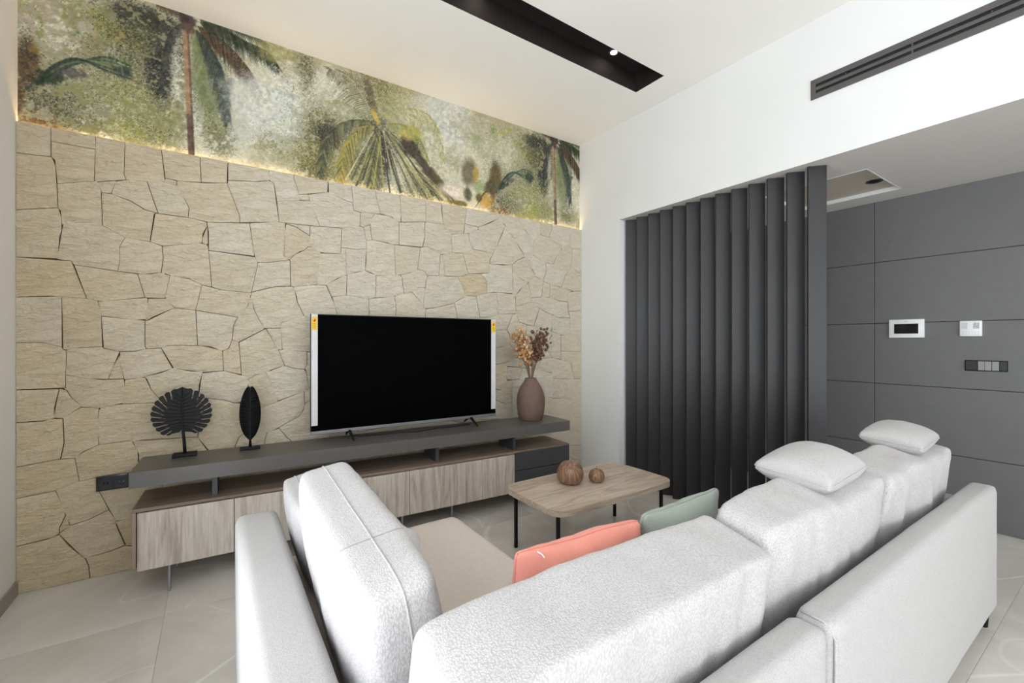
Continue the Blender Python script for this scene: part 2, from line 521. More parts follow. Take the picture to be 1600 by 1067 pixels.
# ------------------------------------------------------------------ stone cladding: traced outlines, millimetres from the lower left corner
STONES = "0,2480 140,2490 140,2660 0,2660;140,2580 330,2580 330,2660 140,2660;330,2580 140,2580 140,2490 155,2475 165,2340 325,2385;0,2160 170,2200 160,2440 145,2490 0,2480;465,2660 330,2660 325,2390 335,2385 470,2425 460,2455;465,2660 460,2455 470,2425 595,2435 660,2450 640,2660;425,2410 340,2385 355,2325 400,2325;625,2240 570,2435 485,2430 420,2405 400,2325 495,2295 560,2255;335,2390 165,2340 170,2195 180,2185 185,2105 290,2135 360,2125 355,2330 345,2380;0,1895 170,1905 175,2030 185,2070 185,2145 170,2200 0,2160;355,2325 360,2125 470,2060 585,2055 605,2230 615,2245 560,2255 495,2295 410,2325;640,2660 660,2475 735,2470 850,2485 845,2660;720,2440 720,2470 660,2475 655,2445;1000,2660 845,2660 850,2485 995,2510;1250,2660 1000,2660 1000,2530 1160,2555 1255,2580;1250,2660 1250,2590 1260,2575 1280,2570 1300,2440 1450,2470 1450,2505 1410,2630 1410,2660;1650,2660 1410,2660 1410,2630 1445,2515 1645,2570;1450,2475 1520,2485 1515,2525 1500,2530 1445,2515;1650,2660 1655,2570 1780,2530 1835,2525 1825,2660;1890,2345 1895,2455 1840,2465 1835,2525 1780,2530 1655,2575 1510,2530 1525,2460 1590,2300 1755,2310;1825,2660 1840,2465 1910,2455 2055,2470 2015,2625 2015,2660;2005,2465 1895,2455 1890,2345 1920,2340 1975,2375;2015,2660 2015,2625 2055,2470 2155,2460 2195,2430 2225,2425 2230,2495 2220,2660;2450,2660 2220,2660 2230,2430 2455,2465;2450,2660 2455,2465 2620,2470 2600,2600 2600,2660;780,2240 785,2305 725,2440 645,2450 570,2435 625,2240;1070,2250 1070,2295 995,2510 870,2485 720,2470 720,2440 785,2305 780,2240 895,2225;1315,2290 1280,2570 1245,2580 1185,2560 1000,2530 995,2505 1070,2295 1070,2250;1590,2300 1520,2485 1300,2440 1315,2290;880,2225 790,2240 610,2240 585,2055 650,2035 855,2080 860,2145 885,2200;885,2200 855,2115 855,2080 880,2070 890,2085;1160,2025 1130,2255 880,2225 890,2160 890,2035;1355,2290 1290,2290 1130,2255 1155,2045 1175,1985 1245,1990 1375,2020 1375,2030 1345,2045;1140,1770 1295,1820 1390,1830 1385,2025 1245,1990 1180,1985;890,2035 910,1790 960,1775 1140,1765 1180,1975 1165,2020;910,1790 890,2060 880,2075 835,2080 645,2035 650,1960 640,1865 695,1845 785,1835 850,1800;430,1855 550,1845 640,1865 650,1960 645,2035 590,2055 465,2065 440,2010 440,1905;430,1855 440,1905 440,2010 465,2065 355,2130 290,2135 190,2110 165,1900 225,1895 235,1875;290,1680 225,1895 0,1895 0,1670 120,1685;235,1875 290,1680 325,1665 370,1665 560,1700 525,1845;525,1845 560,1700 660,1700 685,1850 660,1855 655,1865 630,1865 590,1850;685,1850 660,1710 665,1690 710,1640 820,1630 855,1800 785,1835;1140,1765 960,1775 855,1800 820,1630 1060,1590 1120,1675;1140,1740 1130,1740 1120,1675 1065,1605 1035,1535 1025,1435 1060,1415 1220,1510 1155,1650;1140,1770 1135,1740 1155,1650 1215,1515 1330,1520 1325,1555 1480,1615 1435,1710 1415,1810 1400,1830 1295,1820;1390,1830 1410,1825 1575,1855 1595,2100 1535,2135 1510,2135 1480,2105 1415,2065 1385,2030;1375,2025 1385,2025 1405,2055 1455,2095 1480,2105 1510,2135 1525,2135 1525,2215 1425,2270 1360,2285 1350,2230 1345,2045;1355,2290 1425,2270 1520,2220 1520,2295;1750,2310 1520,2295 1520,2140 1585,2100 1745,2105;1745,2155 1865,2155 1940,2170 1940,2245 1915,2340 1870,2345 1750,2310;1970,2370 1915,2340 1940,2235 1985,2245;2210,2235 2210,2425 2175,2450 2130,2465 2005,2465 1970,2375 1985,2250 2120,2240 2150,2230;2455,2465 2210,2425 2210,2235 2420,2240 2445,2340 2440,2445;2455,2465 2440,2445 2445,2340 2425,2245 2480,2250 2590,2195 2685,2215 2705,2230 2700,2390 2620,2470;2600,2660 2620,2465 2695,2390 2820,2405 2855,2660;3225,2660 2855,2660 2835,2510 2980,2495 3200,2610 3225,2630;2975,2495 2835,2510 2825,2410 2890,2425 2975,2475;2705,2225 2820,2235 2925,2280 2885,2355 2875,2420 2700,2390;3065,2275 2980,2480 2875,2420 2885,2355 2925,2280;3100,2195 3170,2315 3280,2555 3200,2605 3185,2605 3115,2560 2975,2495 2980,2465;3190,2610 3230,2580 3275,2565 3325,2500 3390,2445 3420,2460 3510,2555 3450,2630 3450,2660 3225,2660 3225,2630;3105,2165 3355,2175 3425,2230 3510,2270 3500,2305 3445,2365 3395,2445 3345,2480 3285,2555 3275,2555 3250,2475 3105,2200;3450,2660 3450,2630 3510,2550 3520,2550 3570,2500 3615,2435 3625,2435 3660,2480 3705,2515 3715,2535 3710,2660;3580,2235 3620,2305 3620,2435 3570,2500 3505,2555 3440,2490 3440,2480 3395,2445 3395,2435 3500,2305 3505,2275;3870,2660 3710,2660 3710,2525 3825,2510 3870,2615;4125,2660 3870,2660 3870,2615 3825,2510 3900,2475 3975,2460 4010,2435 4030,2435 4100,2465 4120,2475;4290,2660 4125,2660 4120,2470 4150,2430 4290,2445;4000,2430 3975,2460 3900,2475 3830,2510 3705,2525 3705,2515 3685,2505 3620,2435 3620,2305 3770,2240 3890,2235 3920,2310 3985,2390;3890,2230 3995,2190 4100,2180 4110,2205 4140,2235 4155,2420 4120,2475 4030,2435 4010,2435 3985,2450 4000,2415 3920,2310;4290,2165 4290,2445 4155,2430 4140,2235 4240,2180;3095,2075 3105,2195 3065,2275 2915,2280 2815,2235 2870,2050;2630,2010 2770,2015 2870,2045 2815,2235 2745,2225 2700,2230 2685,2215 2640,2210 2610,2195 2630,2105;2590,2195 2575,2005 2630,2005 2630,2105 2620,2155 2610,2195;2575,2005 2590,2200 2480,2250 2445,2250 2400,2235 2375,2045 2425,2040 2470,2000;3360,2180 3250,2165 3100,2165 3095,2075 3000,2060 3070,1995 3070,1880 3155,1895 3375,1895;2765,2015 2765,2000 2800,1950 2845,1845 2960,1845 3070,1880 3070,1995 3000,2060 2870,2050 2860,2040;3660,2085 3595,2170 3580,2230 3555,2255 3515,2270 3425,2230 3360,2180 3365,2095 3540,2020 3570,2025;3745,2050 3795,2155 3780,2240 3615,2305 3575,2235 3595,2170 3620,2145 3650,2090;4095,2185 3995,2190 3890,2235 3780,2240 3795,2155 3745,2050 3855,2015 3995,2000 4040,2105;3995,1995 4160,1975 4170,1965 4290,1985 4290,2165 4240,2180 4170,2225 4135,2235 4040,2105;3590,1865 3725,1880 3755,2050 3655,2085 3560,2025 3590,1900;3380,1865 3400,1865 3425,1910 3460,1945 3560,2020 3495,2035 3380,2095 3365,2095 3375,1985 3370,1885;3405,1775 3595,1820 3590,1900 3560,2015 3500,1980 3405,1880;3725,1880 3830,1885 3845,2020 3755,2045;4170,1970 3845,2020 3830,1885 3960,1855 4085,1850 4095,1955;3590,1865 3595,1820 3635,1820 3695,1765 3770,1730 3965,1675 4125,1675 4095,1745 4085,1850 3960,1855 3850,1885 3750,1885;4290,1985 4095,1955 4085,1875 4095,1745 4205,1750 4290,1770;4110,1485 4215,1485 4290,1530 4290,1770 4205,1750 4100,1745 4125,1680;3405,1775 3405,1695 3450,1615 3625,1575 3700,1760 3680,1785 3635,1820 3610,1825;3850,1525 3870,1580 3875,1700 3770,1730 3700,1765 3670,1670 3625,1575 3730,1545;3870,1695 3865,1530 3985,1490 4110,1485 4125,1675 3965,1675 3885,1700;3180,1895 3060,1880 2955,1845 2995,1650 3110,1655 3200,1685;3180,1895 3200,1685 3405,1700 3400,1865 3380,1865 3370,1890;2995,1645 2955,1845 2850,1845 2730,1775 2755,1645 2785,1615 2970,1620;2445,1705 2545,1720 2730,1770 2760,1795 2850,1840 2800,1950 2765,2000 2765,2015 2475,2000 2475,1990 2465,1990 2440,1860 2430,1730;2445,1590 2460,1580 2465,1555 2520,1540 2755,1540 2790,1575 2785,1620 2755,1645 2730,1770 2545,1720 2450,1705;3370,1695 3195,1685 3110,1655 2995,1650 2970,1625 2970,1540 3025,1540 3135,1520 3220,1535 3295,1535;2970,1540 2970,1360 3160,1350 3330,1390 3370,1415 3355,1455 3295,1535 3220,1535 3135,1520 3025,1540;3515,1400 3535,1425 3535,1595 3450,1615 3410,1695 3370,1695 3295,1530 3320,1510 3370,1415;3870,1500 3850,1525 3825,1535 3730,1545 3640,1575 3535,1595 3535,1425 3515,1395 3530,1375 3785,1375;3990,1230 3990,1490 3855,1535 3850,1520 3870,1490 3775,1370 3800,1355 3870,1250;4275,1310 4240,1380 4225,1490 3990,1490 3990,1320;4290,1310 4285,1530 4225,1490 4225,1465 4245,1365 4275,1310;4290,1010 4290,1310 3990,1320 3990,1225 4130,1190 4170,1015;3870,1250 3800,1355 3775,1375 3540,1375 3540,1230 3570,1130 3685,1140 3730,1250;3575,1130 3575,995 3625,910 3655,890 3760,860 3765,850 3870,830 3880,865 3890,1030 3865,1085 3690,1140;3870,825 4050,810 4080,1015 3890,1030;4290,730 4290,1010 4080,1015 4050,810 4145,750;4145,615 4145,755 4055,810 3895,820 3790,850 3755,845 3750,680 3775,680 3885,635;3890,635 3940,590 4150,450 4290,435 4285,735 4145,750 4145,615;4175,1010 4125,1195 3890,1250 3730,1250 3685,1145 3705,1130 3860,1090 3885,1030;2970,1205 3180,1200 3390,1230 3390,1330 3335,1395 3160,1350 2970,1360;2970,1205 2970,970 3170,960 3285,940 3310,1025 3295,1060 3305,1180 3285,1215 3180,1200;3490,1160 3305,1175 3295,1100 3300,1045 3445,1045;2970,970 2970,895 3015,895 3165,860 3280,810 3360,820 3360,1035 3310,1040 3285,940 3170,960;3360,650 3360,820 3280,810 3165,860 3015,895 2970,895 2970,715 3000,685;3725,635 3750,675 3750,800 3755,845 3765,855 3655,890 3625,910 3575,995 3575,1130 3490,1160 3445,1045 3330,1040 3360,1035 3360,650 3660,620 3700,620;3570,1130 3540,1230 3540,1375 3530,1375 3515,1400 3485,1405 3465,1400 3365,1415 3340,1400 3335,1390 3345,1390 3390,1330 3390,1230 3285,1215 3300,1180 3500,1160;4290,275 4290,435 4150,450 3940,590 3885,640 3775,680 3750,680 3740,650 3700,625 3665,450 3705,450 3960,315;4290,105 4290,275 3960,315 3705,450 3665,450 3665,215 4040,165;4290,0 4290,105 4280,110 4040,165 3665,215 3670,0;1780,2155 1745,2155 1745,2105 1590,2095 1570,1850 1635,1855 1720,1915 1785,1945;1785,1945 1875,1980 1930,1990 1940,2170 1865,2155 1780,2155;2185,1975 2170,2230 1995,2250 1940,2235 1940,2065 1930,1995 1980,1980 2010,1960;2400,2235 2170,2230 2185,1975 2315,2010 2375,2045;1790,1945 1765,1940 1635,1860 1675,1765 1785,1785;1785,1785 1950,1765 2015,1780 2020,1960 1930,1995 1790,1950;2015,1780 2160,1795 2255,1825 2235,1970 2225,1970 2225,1980 2190,1980 2020,1960;2255,1830 2320,1845 2385,1885 2445,1890 2465,1990 2475,1990 2475,2000 2425,2040 2365,2045 2315,2010 2225,1985 2240,1950;2430,1730 2445,1890 2385,1885 2320,1850 2390,1785;2185,1530 2415,1530 2445,1535 2465,1555 2460,1580 2445,1590 2450,1705 2390,1785 2325,1845 2285,1840 2175,1800 2185,1715;1965,1525 2185,1530 2185,1715 2175,1800 1960,1770;1965,1525 1960,1765 1810,1785 1765,1785 1680,1765 1715,1645 1725,1520;1725,1520 1715,1645 1700,1705 1635,1855 1540,1850 1405,1825 1430,1755 1435,1710 1480,1615 1585,1505;1585,1360 1585,1510 1485,1615 1465,1615 1325,1555 1335,1365 1550,1340;1325,1360 1335,1365 1330,1520 1230,1515 1305,1360;1120,1150 1160,1180 1240,1200 1260,1215 1350,1245 1315,1350 1230,1515 1065,1415 1080,1185;1310,1360 1350,1245 1425,1220 1485,1215 1500,1255 1500,1345 1365,1365;1610,1070 1610,1340 1590,1360 1575,1360 1560,1340 1500,1345 1500,1255 1480,1210 1490,1210 1495,1195 1510,1085 1515,1075 1540,1070;1230,1200 1305,990 1490,1050 1515,1070 1495,1195 1480,1215 1425,1220 1345,1245;1230,1200 1160,1180 1125,1155 1120,1100 1070,1000 1100,930 1180,940 1305,985 1295,1035;1480,1050 1180,940 1100,930 1160,790 1225,765 1255,765 1450,870 1465,885 1485,940;1610,1070 1515,1075 1505,1060 1480,1050 1485,950 1520,980 1585,980 1610,1005;1635,1010 1610,1010 1585,980 1520,980 1485,950 1475,905 1450,870 1310,795 1365,715 1385,700 1410,645 1410,610 1605,575 1635,575 1665,605 1665,980;1410,610 1410,645 1385,700 1365,715 1315,790 1235,765 1220,705 1220,645 1250,615;1005,620 1030,605 1215,580 1250,615 1220,645 1220,705 1235,765 1180,785 1095,775 1065,755 1030,655 1005,645;855,1210 835,1050 980,1020 1040,995 1075,1000 1125,1125 1125,1150 1095,1180 980,1220;835,1050 845,900 830,780 895,680 905,650 930,625 1005,620 1005,645 1030,655 1065,755 1095,775 1165,790 1130,850 1100,940 1090,945 1070,995 1040,995 980,1020;640,1380 705,1245 860,1215 975,1220 970,1355 955,1365 850,1395 670,1395;1080,1190 1065,1415 1025,1435 1005,1375 970,1355 975,1220;820,1630 830,1395 905,1385 965,1355 985,1360 1005,1375 1025,1430 1035,1535 1060,1590;570,1375 650,1380 670,1395 830,1395 820,1630 705,1640 575,1555 560,1555 560,1390;560,1555 575,1555 595,1575 710,1640 665,1700 575,1695;340,1665 355,1575 515,1555 565,1560 575,1655 575,1695 565,1700;355,1575 365,1380 430,1360 510,1360 570,1375 560,1390 560,1555;185,1685 190,1375 220,1370 260,1385 360,1390 355,1605 340,1665 300,1680;185,1390 185,1685 0,1670 0,1415 110,1415;0,1415 0,1150 200,1150 205,1370 190,1375 185,1390 110,1415;440,1360 365,1380 360,1390 260,1385 205,1370 200,1225 295,1200 385,1190;440,1340 405,1265 385,1190 460,1190;440,1360 440,1300 460,1185 540,1190 700,1245 640,1380 555,1375 510,1360;200,1225 200,1150 190,1150 190,1140 205,1135 225,1090 270,1030 355,1015 455,1040 465,1150 460,1190 360,1190;450,1035 605,1030 630,1055 590,1115 560,1195 465,1185;555,1200 570,1180 590,1115 630,1055 715,1015 835,1050 840,1130 860,1220 795,1225 700,1250 635,1220;345,795 485,805 490,795 560,800 830,785 845,900 835,1050 720,1015 640,1055 625,1055 605,1030 425,1035 355,1020 345,1010 340,905;500,800 530,710 530,590 620,580 650,555 650,545 865,520 900,520 930,550 930,630 905,650 830,785;0,715 180,735 195,830 190,970 130,975 110,965 0,965;0,965 110,965 155,975 155,1035 175,1145 0,1150;175,1145 150,980 190,970 270,1035 225,1090 205,1135;180,735 245,730 280,765 345,795 345,1020 265,1030 190,975 195,830;0,540 165,555 260,590 240,730 165,735 0,715;530,590 525,735 500,795 485,805 340,795 280,765 240,730 260,590 325,600 495,600;335,600 250,590 160,555 220,340 300,355 390,395 340,530;0,270 150,285 175,300 175,335 200,400 200,430 160,555 0,540;335,600 340,530 420,320 650,300 650,555 630,575 495,600;205,410 175,335 175,305 220,335;465,160 425,290 425,320 390,395 300,355 220,340 170,300 280,125 395,140;305,0 300,75 285,125 215,220 175,295 120,280 0,270 0,0;650,10 650,115 615,115 480,150 470,160 395,140 285,130 300,75 305,0 640,0;650,115 650,300 490,320 420,315 470,155 615,115;640,0 1025,0 1080,225 1030,255 650,240 650,10;1310,0 1235,230 1075,220 1025,0;1520,0 1570,175 1570,195 1535,230 1330,300 1235,230 1310,0;1520,0 1880,0 1870,220 1855,235 1820,235 1570,190;2145,0 2145,210 1870,220 1880,0;2415,0 2385,205 2195,235 2145,210 2145,0;2660,0 2690,175 2635,220 2615,230 2430,240 2385,205 2415,0;2660,0 2925,0 2930,195 2875,225 2690,175;2925,0 3175,0 3185,215 2930,195;3500,0 3400,210 3225,250 3185,215 3175,0;3670,0 3660,240 3525,285 3400,210 3500,0;650,240 1025,255 1050,455 1000,500 650,360;1320,435 1050,455 1025,255 1075,225 1240,230 1330,300;1625,465 1330,450 1320,440 1330,295 1525,240;1855,400 1625,460 1520,235 1535,230 1570,190 1850,235;1850,235 1865,220 2030,210 2150,210 2190,230 2170,440 2135,475 1895,440 1855,400;2170,435 2185,255 2195,230 2390,205 2435,240 2440,420;2435,240 2620,225 2690,420 2665,435 2460,440 2440,420 2435,385;2865,415 2690,420 2620,225 2685,175 2875,220 2880,275;3220,245 3205,370 3135,445 2935,470 2865,415 2880,225 2925,195 3190,215;3220,250 3380,210 3425,220 3525,280 3535,430 3490,475 3205,370;3665,235 3665,430 3535,430 3525,285;650,360 1000,495 1000,625 930,625 930,550 900,520 650,545;1000,620 1005,495 1045,455 1295,435 1320,435 1330,445 1325,610 1245,615 1215,580 1205,580 1030,605;1620,465 1615,575 1605,580 1425,610 1325,610 1330,450;1665,690 1665,605 1635,575 1615,575 1620,465 1860,400 1895,440 1905,440 1905,450 1845,675;1845,675 1905,445 2115,470 2135,480 2175,595 2080,710 1875,695;2130,475 2170,435 2445,420 2460,435 2460,470 2435,645 2400,655 2180,595;2665,435 2655,670 2435,645 2460,440;2655,675 2665,430 2680,420 2740,415 2870,415 2905,450 2935,465 2885,655 2725,700 2700,700;3255,660 3000,685 2980,710 2965,710 2885,655 2930,475 2945,465 3140,445;3485,640 3255,660 3135,440 3200,370 3215,370 3490,470;3485,640 3490,480 3505,455 3530,430 3665,430 3700,620;1880,920 1665,910 1665,690 1805,675 1850,675 1875,690;1875,695 2080,710 2155,875 2105,910 1885,925;2415,655 2360,850 2340,890 2155,875 2080,705 2175,590;2350,880 2410,660 2420,650 2450,645 2655,670 2710,700 2685,870;2970,910 2710,905 2685,875 2705,705 2890,655 2975,710;1890,925 1880,1095 1840,1130 1815,1135 1610,1070 1610,1010 1635,1010 1665,980 1665,910 1840,915;2105,910 2095,1115 1880,1095 1890,925;2095,1115 2105,905 2150,875 2340,890 2390,1060 2375,1090 2140,1130 2110,1130;2340,885 2390,875 2685,870 2705,895 2685,1040 2650,1070 2390,1070;2970,1150 2680,1050 2705,900 2970,910;1610,1070 1825,1135 1835,1295 1610,1300;2115,1130 2100,1305 1865,1320 1835,1295 1825,1135 1865,1100 1930,1095 2080,1110;2100,1310 2115,1130 2380,1085 2395,1225 2390,1275;2645,1070 2640,1300 2450,1320 2395,1270 2380,1130 2385,1070;2970,1280 2720,1315 2675,1315 2640,1300 2645,1070 2690,1050 2970,1150;1585,1505 1585,1360 1610,1340 1610,1300 1840,1295 1865,1315 1825,1520 1715,1520;2180,1530 1825,1520 1865,1320 2100,1305;2105,1310 2400,1270 2455,1320 2400,1530 2180,1530;2400,1530 2455,1320 2605,1300 2650,1300 2685,1315 2700,1540 2520,1540 2460,1555 2445,1535;2970,1620 2785,1615 2790,1575 2755,1540 2700,1540 2685,1315 2970,1280"
rnd = random.Random(11)


def inset(P, d):
    n = len(P)
    out = []
    area = sum(P[i][0] * P[(i + 1) % n][1] - P[(i + 1) % n][0] * P[i][1] for i in range(n))
    sg = 1 if area > 0 else -1
    for i in range(n):
        p0, p1, p2 = Vector(P[i - 1]), Vector(P[i]), Vector(P[(i + 1) % n])
        e1 = (p1 - p0).normalized(); e2 = (p2 - p1).normalized()
        n1 = Vector((-e1.y, e1.x)) * sg; n2 = Vector((-e2.y, e2.x)) * sg
        m = (n1 + n2)
        if m.length < 0.2: m = n1
        m.normalize()
        k = min(1.8, 1.0 / max(0.45, m.dot(n1)))
        out.append((p1.x + m.x * d * k, p1.y + m.y * d * k))
    return out


for s in STONES.split(';'):
    P = [tuple(int(q) / 1000 for q in p.split(',')) for p in s.split()]
    P = [(x - 0.9257, z) for x, z in P]
    cx = sum(p[0] for p in P) / len(P); cz = sum(p[1] for p in P) / len(P)
    size = max(max(p[0] for p in P) - min(p[0] for p in P), max(p[1] for p in P) - min(p[1] for p in P))
    A = inset(P, 0.0009 + rnd.random() * 0.0018)
    ib = min(0.010, size * 0.09)
    B = inset(A, ib)
    tilt = (rnd.uniform(-1, 1) * 0.003, rnd.uniform(-1, 1) * 0.003)
    off = rnd.uniform(-0.0009, 0.0009)
    bm = bmesh.new()
    rb = [bm.verts.new((x - cx, 3.615, z - cz)) for x, z in A]
    r1 = [bm.verts.new((x - cx, 3.6018 + off * 0.5 + rnd.uniform(-1, 1) * 0.001, z - cz)) for x, z in A]
    def depth(x, z): return 3.599 + off + tilt[0] * (x - cx) + tilt[1] * (z - cz) + rnd.uniform(-1, 1) * 0.001
    r2 = [bm.verts.new((x - cx, depth(x, z), z - cz)) for x, z in B]
    r3 = [bm.verts.new(((x - cx) * 0.5, depth(x, z) - 0.0025 + rnd.uniform(-1, 1) * 0.003, (z - cz) * 0.5)) for x, z in B]
    n = len(P)
    for Ra, Rb in ((rb, r1), (r1, r2), (r2, r3)):
        for i in range(n):
            bm.faces.new((Ra[i], Ra[(i + 1) % n], Rb[(i + 1) % n], Rb[i]))
    c = bm.verts.new((0, 3.5965 + off, 0))
    for i in range(n): bm.faces.new((r3[i], r3[(i + 1) % n], c))
    bmesh.ops.recalc_face_normals(bm, faces=bm.faces[:])
    o = obj('stone', bm, MW['stone'], wb, auto=math.radians(28))
    o.location = (cx, 0, cz)
    # blocks get tanner towards the left and lower left, with random spread
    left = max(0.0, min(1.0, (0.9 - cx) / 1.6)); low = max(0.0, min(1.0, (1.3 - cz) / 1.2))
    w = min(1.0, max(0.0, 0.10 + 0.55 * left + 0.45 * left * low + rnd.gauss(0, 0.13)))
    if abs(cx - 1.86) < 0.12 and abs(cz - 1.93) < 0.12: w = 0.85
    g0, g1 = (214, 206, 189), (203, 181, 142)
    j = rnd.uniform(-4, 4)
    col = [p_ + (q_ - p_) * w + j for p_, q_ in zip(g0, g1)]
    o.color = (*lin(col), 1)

# warm strip lying on the ledge between the blocks and the mural
ls = obj('light_strip', bx(XL + 0.01, XR - 0.01, 3.620, 3.6315, 2.6385, 2.6425), MW['led'])
tag(ls, 'warm glowing LED strip on the ledge between stone cladding and palm mural', 'light')

# ------------------------------------------------------------------ mural print, painted as colours on a fine grid of the wall
RES = 0.0025
MX0, MX1, MZ0, MZ1 = XL, XR, 2.615, ZC
NX, NZ = int((MX1 - MX0) / RES), int((MZ1 - MZ0) / RES)
sY, cY = math.sin(YAW), math.cos(YAW)


def wp(u, v):
    """reading of the photograph (pixels) -> metres on the wall"""
    r = (u - 800) / 687.26
    dx, dy = sY + r * cY, cY - r * sY
    k = YB / dy
    return np.array([dx * k - MX0, (532.93 - v) / 687.26 * k + CAM_H - MZ0])


rng = np.random.RandomState(3)


def vnoise(nz, nx, cell, seed, octs=4):
    r = np.random.RandomState(seed)
    out = np.zeros((nz, nx)); amp, tot = 1.0, 0.0
    for k in range(octs):
        c = max(1.0, cell / 2 ** k)
        gz, gx = int(nz / c) + 3, int(nx / c) + 3
        g = r.rand(gz, gx)
        zi = np.arange(nz) / c; xi = np.arange(nx) / c
        z0 = zi.astype(int); x0 = xi.astype(int)
        fz = zi - z0; fx = xi - x0
        fz = fz * fz * (3 - 2 * fz); fx = fx * fx * (3 - 2 * fx)
        a = g[np.ix_(z0, x0)]; b = g[np.ix_(z0, x0 + 1)]; c_ = g[np.ix_(z0 + 1, x0)]; d = g[np.ix_(z0 + 1, x0 + 1)]
        out += amp * ((a * (1 - fx) + b * fx) * (1 - fz)[:, None] + (c_ * (1 - fx) + d * fx) * fz[:, None])
        tot += amp; amp *= 0.6
    return out / tot


C = lambda *a: np.array(a, float)
img = np.zeros((NZ, NX, 3)) + C(204, 200, 178)
N1, N2, N3, N4 = vnoise(NZ, NX, 120, 1), vnoise(NZ, NX, 60, 2), vnoise(NZ, NX, 10, 3, 3), vnoise(NZ, NX, 5, 9, 2)


def lay(mask, col):
    m = np.clip(mask, 0, 1)[..., None]
    img[:] = img * (1 - m) + np.asarray(col, float) * m


sm = lambda a, lo, hi: np.clip((a - lo) / (hi - lo), 0, 1)
GX, GZ = np.meshgrid((np.arange(NX) + 0.5) * RES, (np.arange(NZ) + 0.5) * RES)
lay(sm(N1, 0.45, 0.6) * 0.8, C(216, 215, 204))
lay(sm(N2, 0.52, 0.64) * 0.45, C(158, 152, 112))
lay(sm(GZ, 0.62, 0.94) * 0.5 * sm(N1, 0.3, 0.6), C(166, 154, 112))


def blob(u, v, ru, rv, col, a=1.0, rag=0.9, ang=0.0, shift=0.0, spot=0.0):
    c = wp(u, v)
    ex = abs(wp(u + ru, v)[0] - wp(u - ru, v)[0]) / 2
    ez = abs(wp(u, v + rv)[1] - wp(u, v - rv)[1]) / 2
    x, z = GX - c[0] - shift, GZ - c[1]
    ca, sa = math.cos(ang), math.sin(ang)
    X, Z = (x * ca + z * sa) / ex, (-x * sa + z * ca) / ez
    d = np.sqrt(X * X + Z * Z) + rag * (N2 - 0.5) * 1.6 + rag * (N3 - 0.5) * 1.2
    m = np.clip((1.0 - d) * 2.2, 0, 1) * a
    if spot: m = m * sm(N3 + 0.7 * (N4 - 0.5), 0.46 - 0.16 * (1 - spot), 0.54)
    lay(m, col)


def seg(p, q, r0, r1, col, a=1.0):
    """tapered stroke"""
    d = q - p; L = math.hypot(*d)
    if L < 1e-5: return
    R = max(r0, r1) + RES
    xa, xb = sorted((p[0], q[0])); za, zb = sorted((p[1], q[1]))
    i0, i1 = max(0, int((xa - R) / RES)), min(NX, int((xb + R) / RES) + 2)
    j0, j1 = max(0, int((za - R) / RES)), min(NZ, int((zb + R) / RES) + 2)
    if i0 >= i1 or j0 >= j1: return
    X, Z = GX[j0:j1, i0:i1] - p[0], GZ[j0:j1, i0:i1] - p[1]
    t = np.clip((X * d[0] + Z * d[1]) / (L * L), 0, 1)
    dist = np.hypot(X - t * d[0], Z - t * d[1])
    rr = r0 + (r1 - r0) * t
    m = np.clip((rr - dist) / RES + 0.5, 0, 1) * a
    sub = img[j0:j1, i0:i1]
    sub[:] = sub * (1 - m[..., None]) + np.asarray(col, float) * m[..., None]


def curve(pts, n):
    P = [wp(*p) for p in pts]
    out = []
    m = len(P) - 1
    for k in range(n + 1):
        s = k / n * m; i = min(int(s), m - 1); f = s - i
        p0, p1, p2, p3 = P[max(i - 1, 0)], P[i], P[i + 1], P[min(i + 2, m)]
        out.append(0.5 * (2 * p1 + (p2 - p0) * f + (2 * p0 - 5 * p1 + 4 * p2 - p3) * f * f + (3 * p1 - p0 - 3 * p2 + p3) * f ** 3))
    return out


def frond(pts, length, cols, n=46, down=1.0, shift=0.0, a=0.9, w=0.004, both=True, rib=None, start=0.12):
    Q = curve(pts, n)
    Q = [q + C(shift, 0) for q in Q]
    for i in range(int(n * start), n + 1):
        t = (Q[min(i + 1, n)] - Q[max(i - 1, 0)]); t = t / (np.hypot(*t) + 1e-9)
        nn = C(-t[1], t[0])
        f = i / n
        L = length * (0.35 + 0.65 * math.sin(PI * min(1, f * 0.85 + 0.12)))
        for sgn in ((1, -1) if both else (1,)):
            dirv = nn * sgn * 0.75 + t * 0.75 + C(0, -0.75 * down)
            dirv = dirv / np.hypot(*dirv)
            L2 = L * rng.uniform(0.75, 1.15) * (1.0 if sgn * nn[1] < 0 else 0.7)
            col = cols[rng.randint(len(cols))] + rng.uniform(-10, 10)
            mid = Q[i] + dirv * L2 * 0.5
            end = mid + (dirv * 0.8 + C(0, -0.35 * down)) * L2 * 0.5
            seg(Q[i], mid, w, w * 0.8, col, a)
            seg(mid, end, w * 0.8, w * 0.15, col, a)
    if rib is not None:
        for p, q in zip(Q, Q[1:]): seg(p, q, 0.004, 0.004, rib, 0.9)


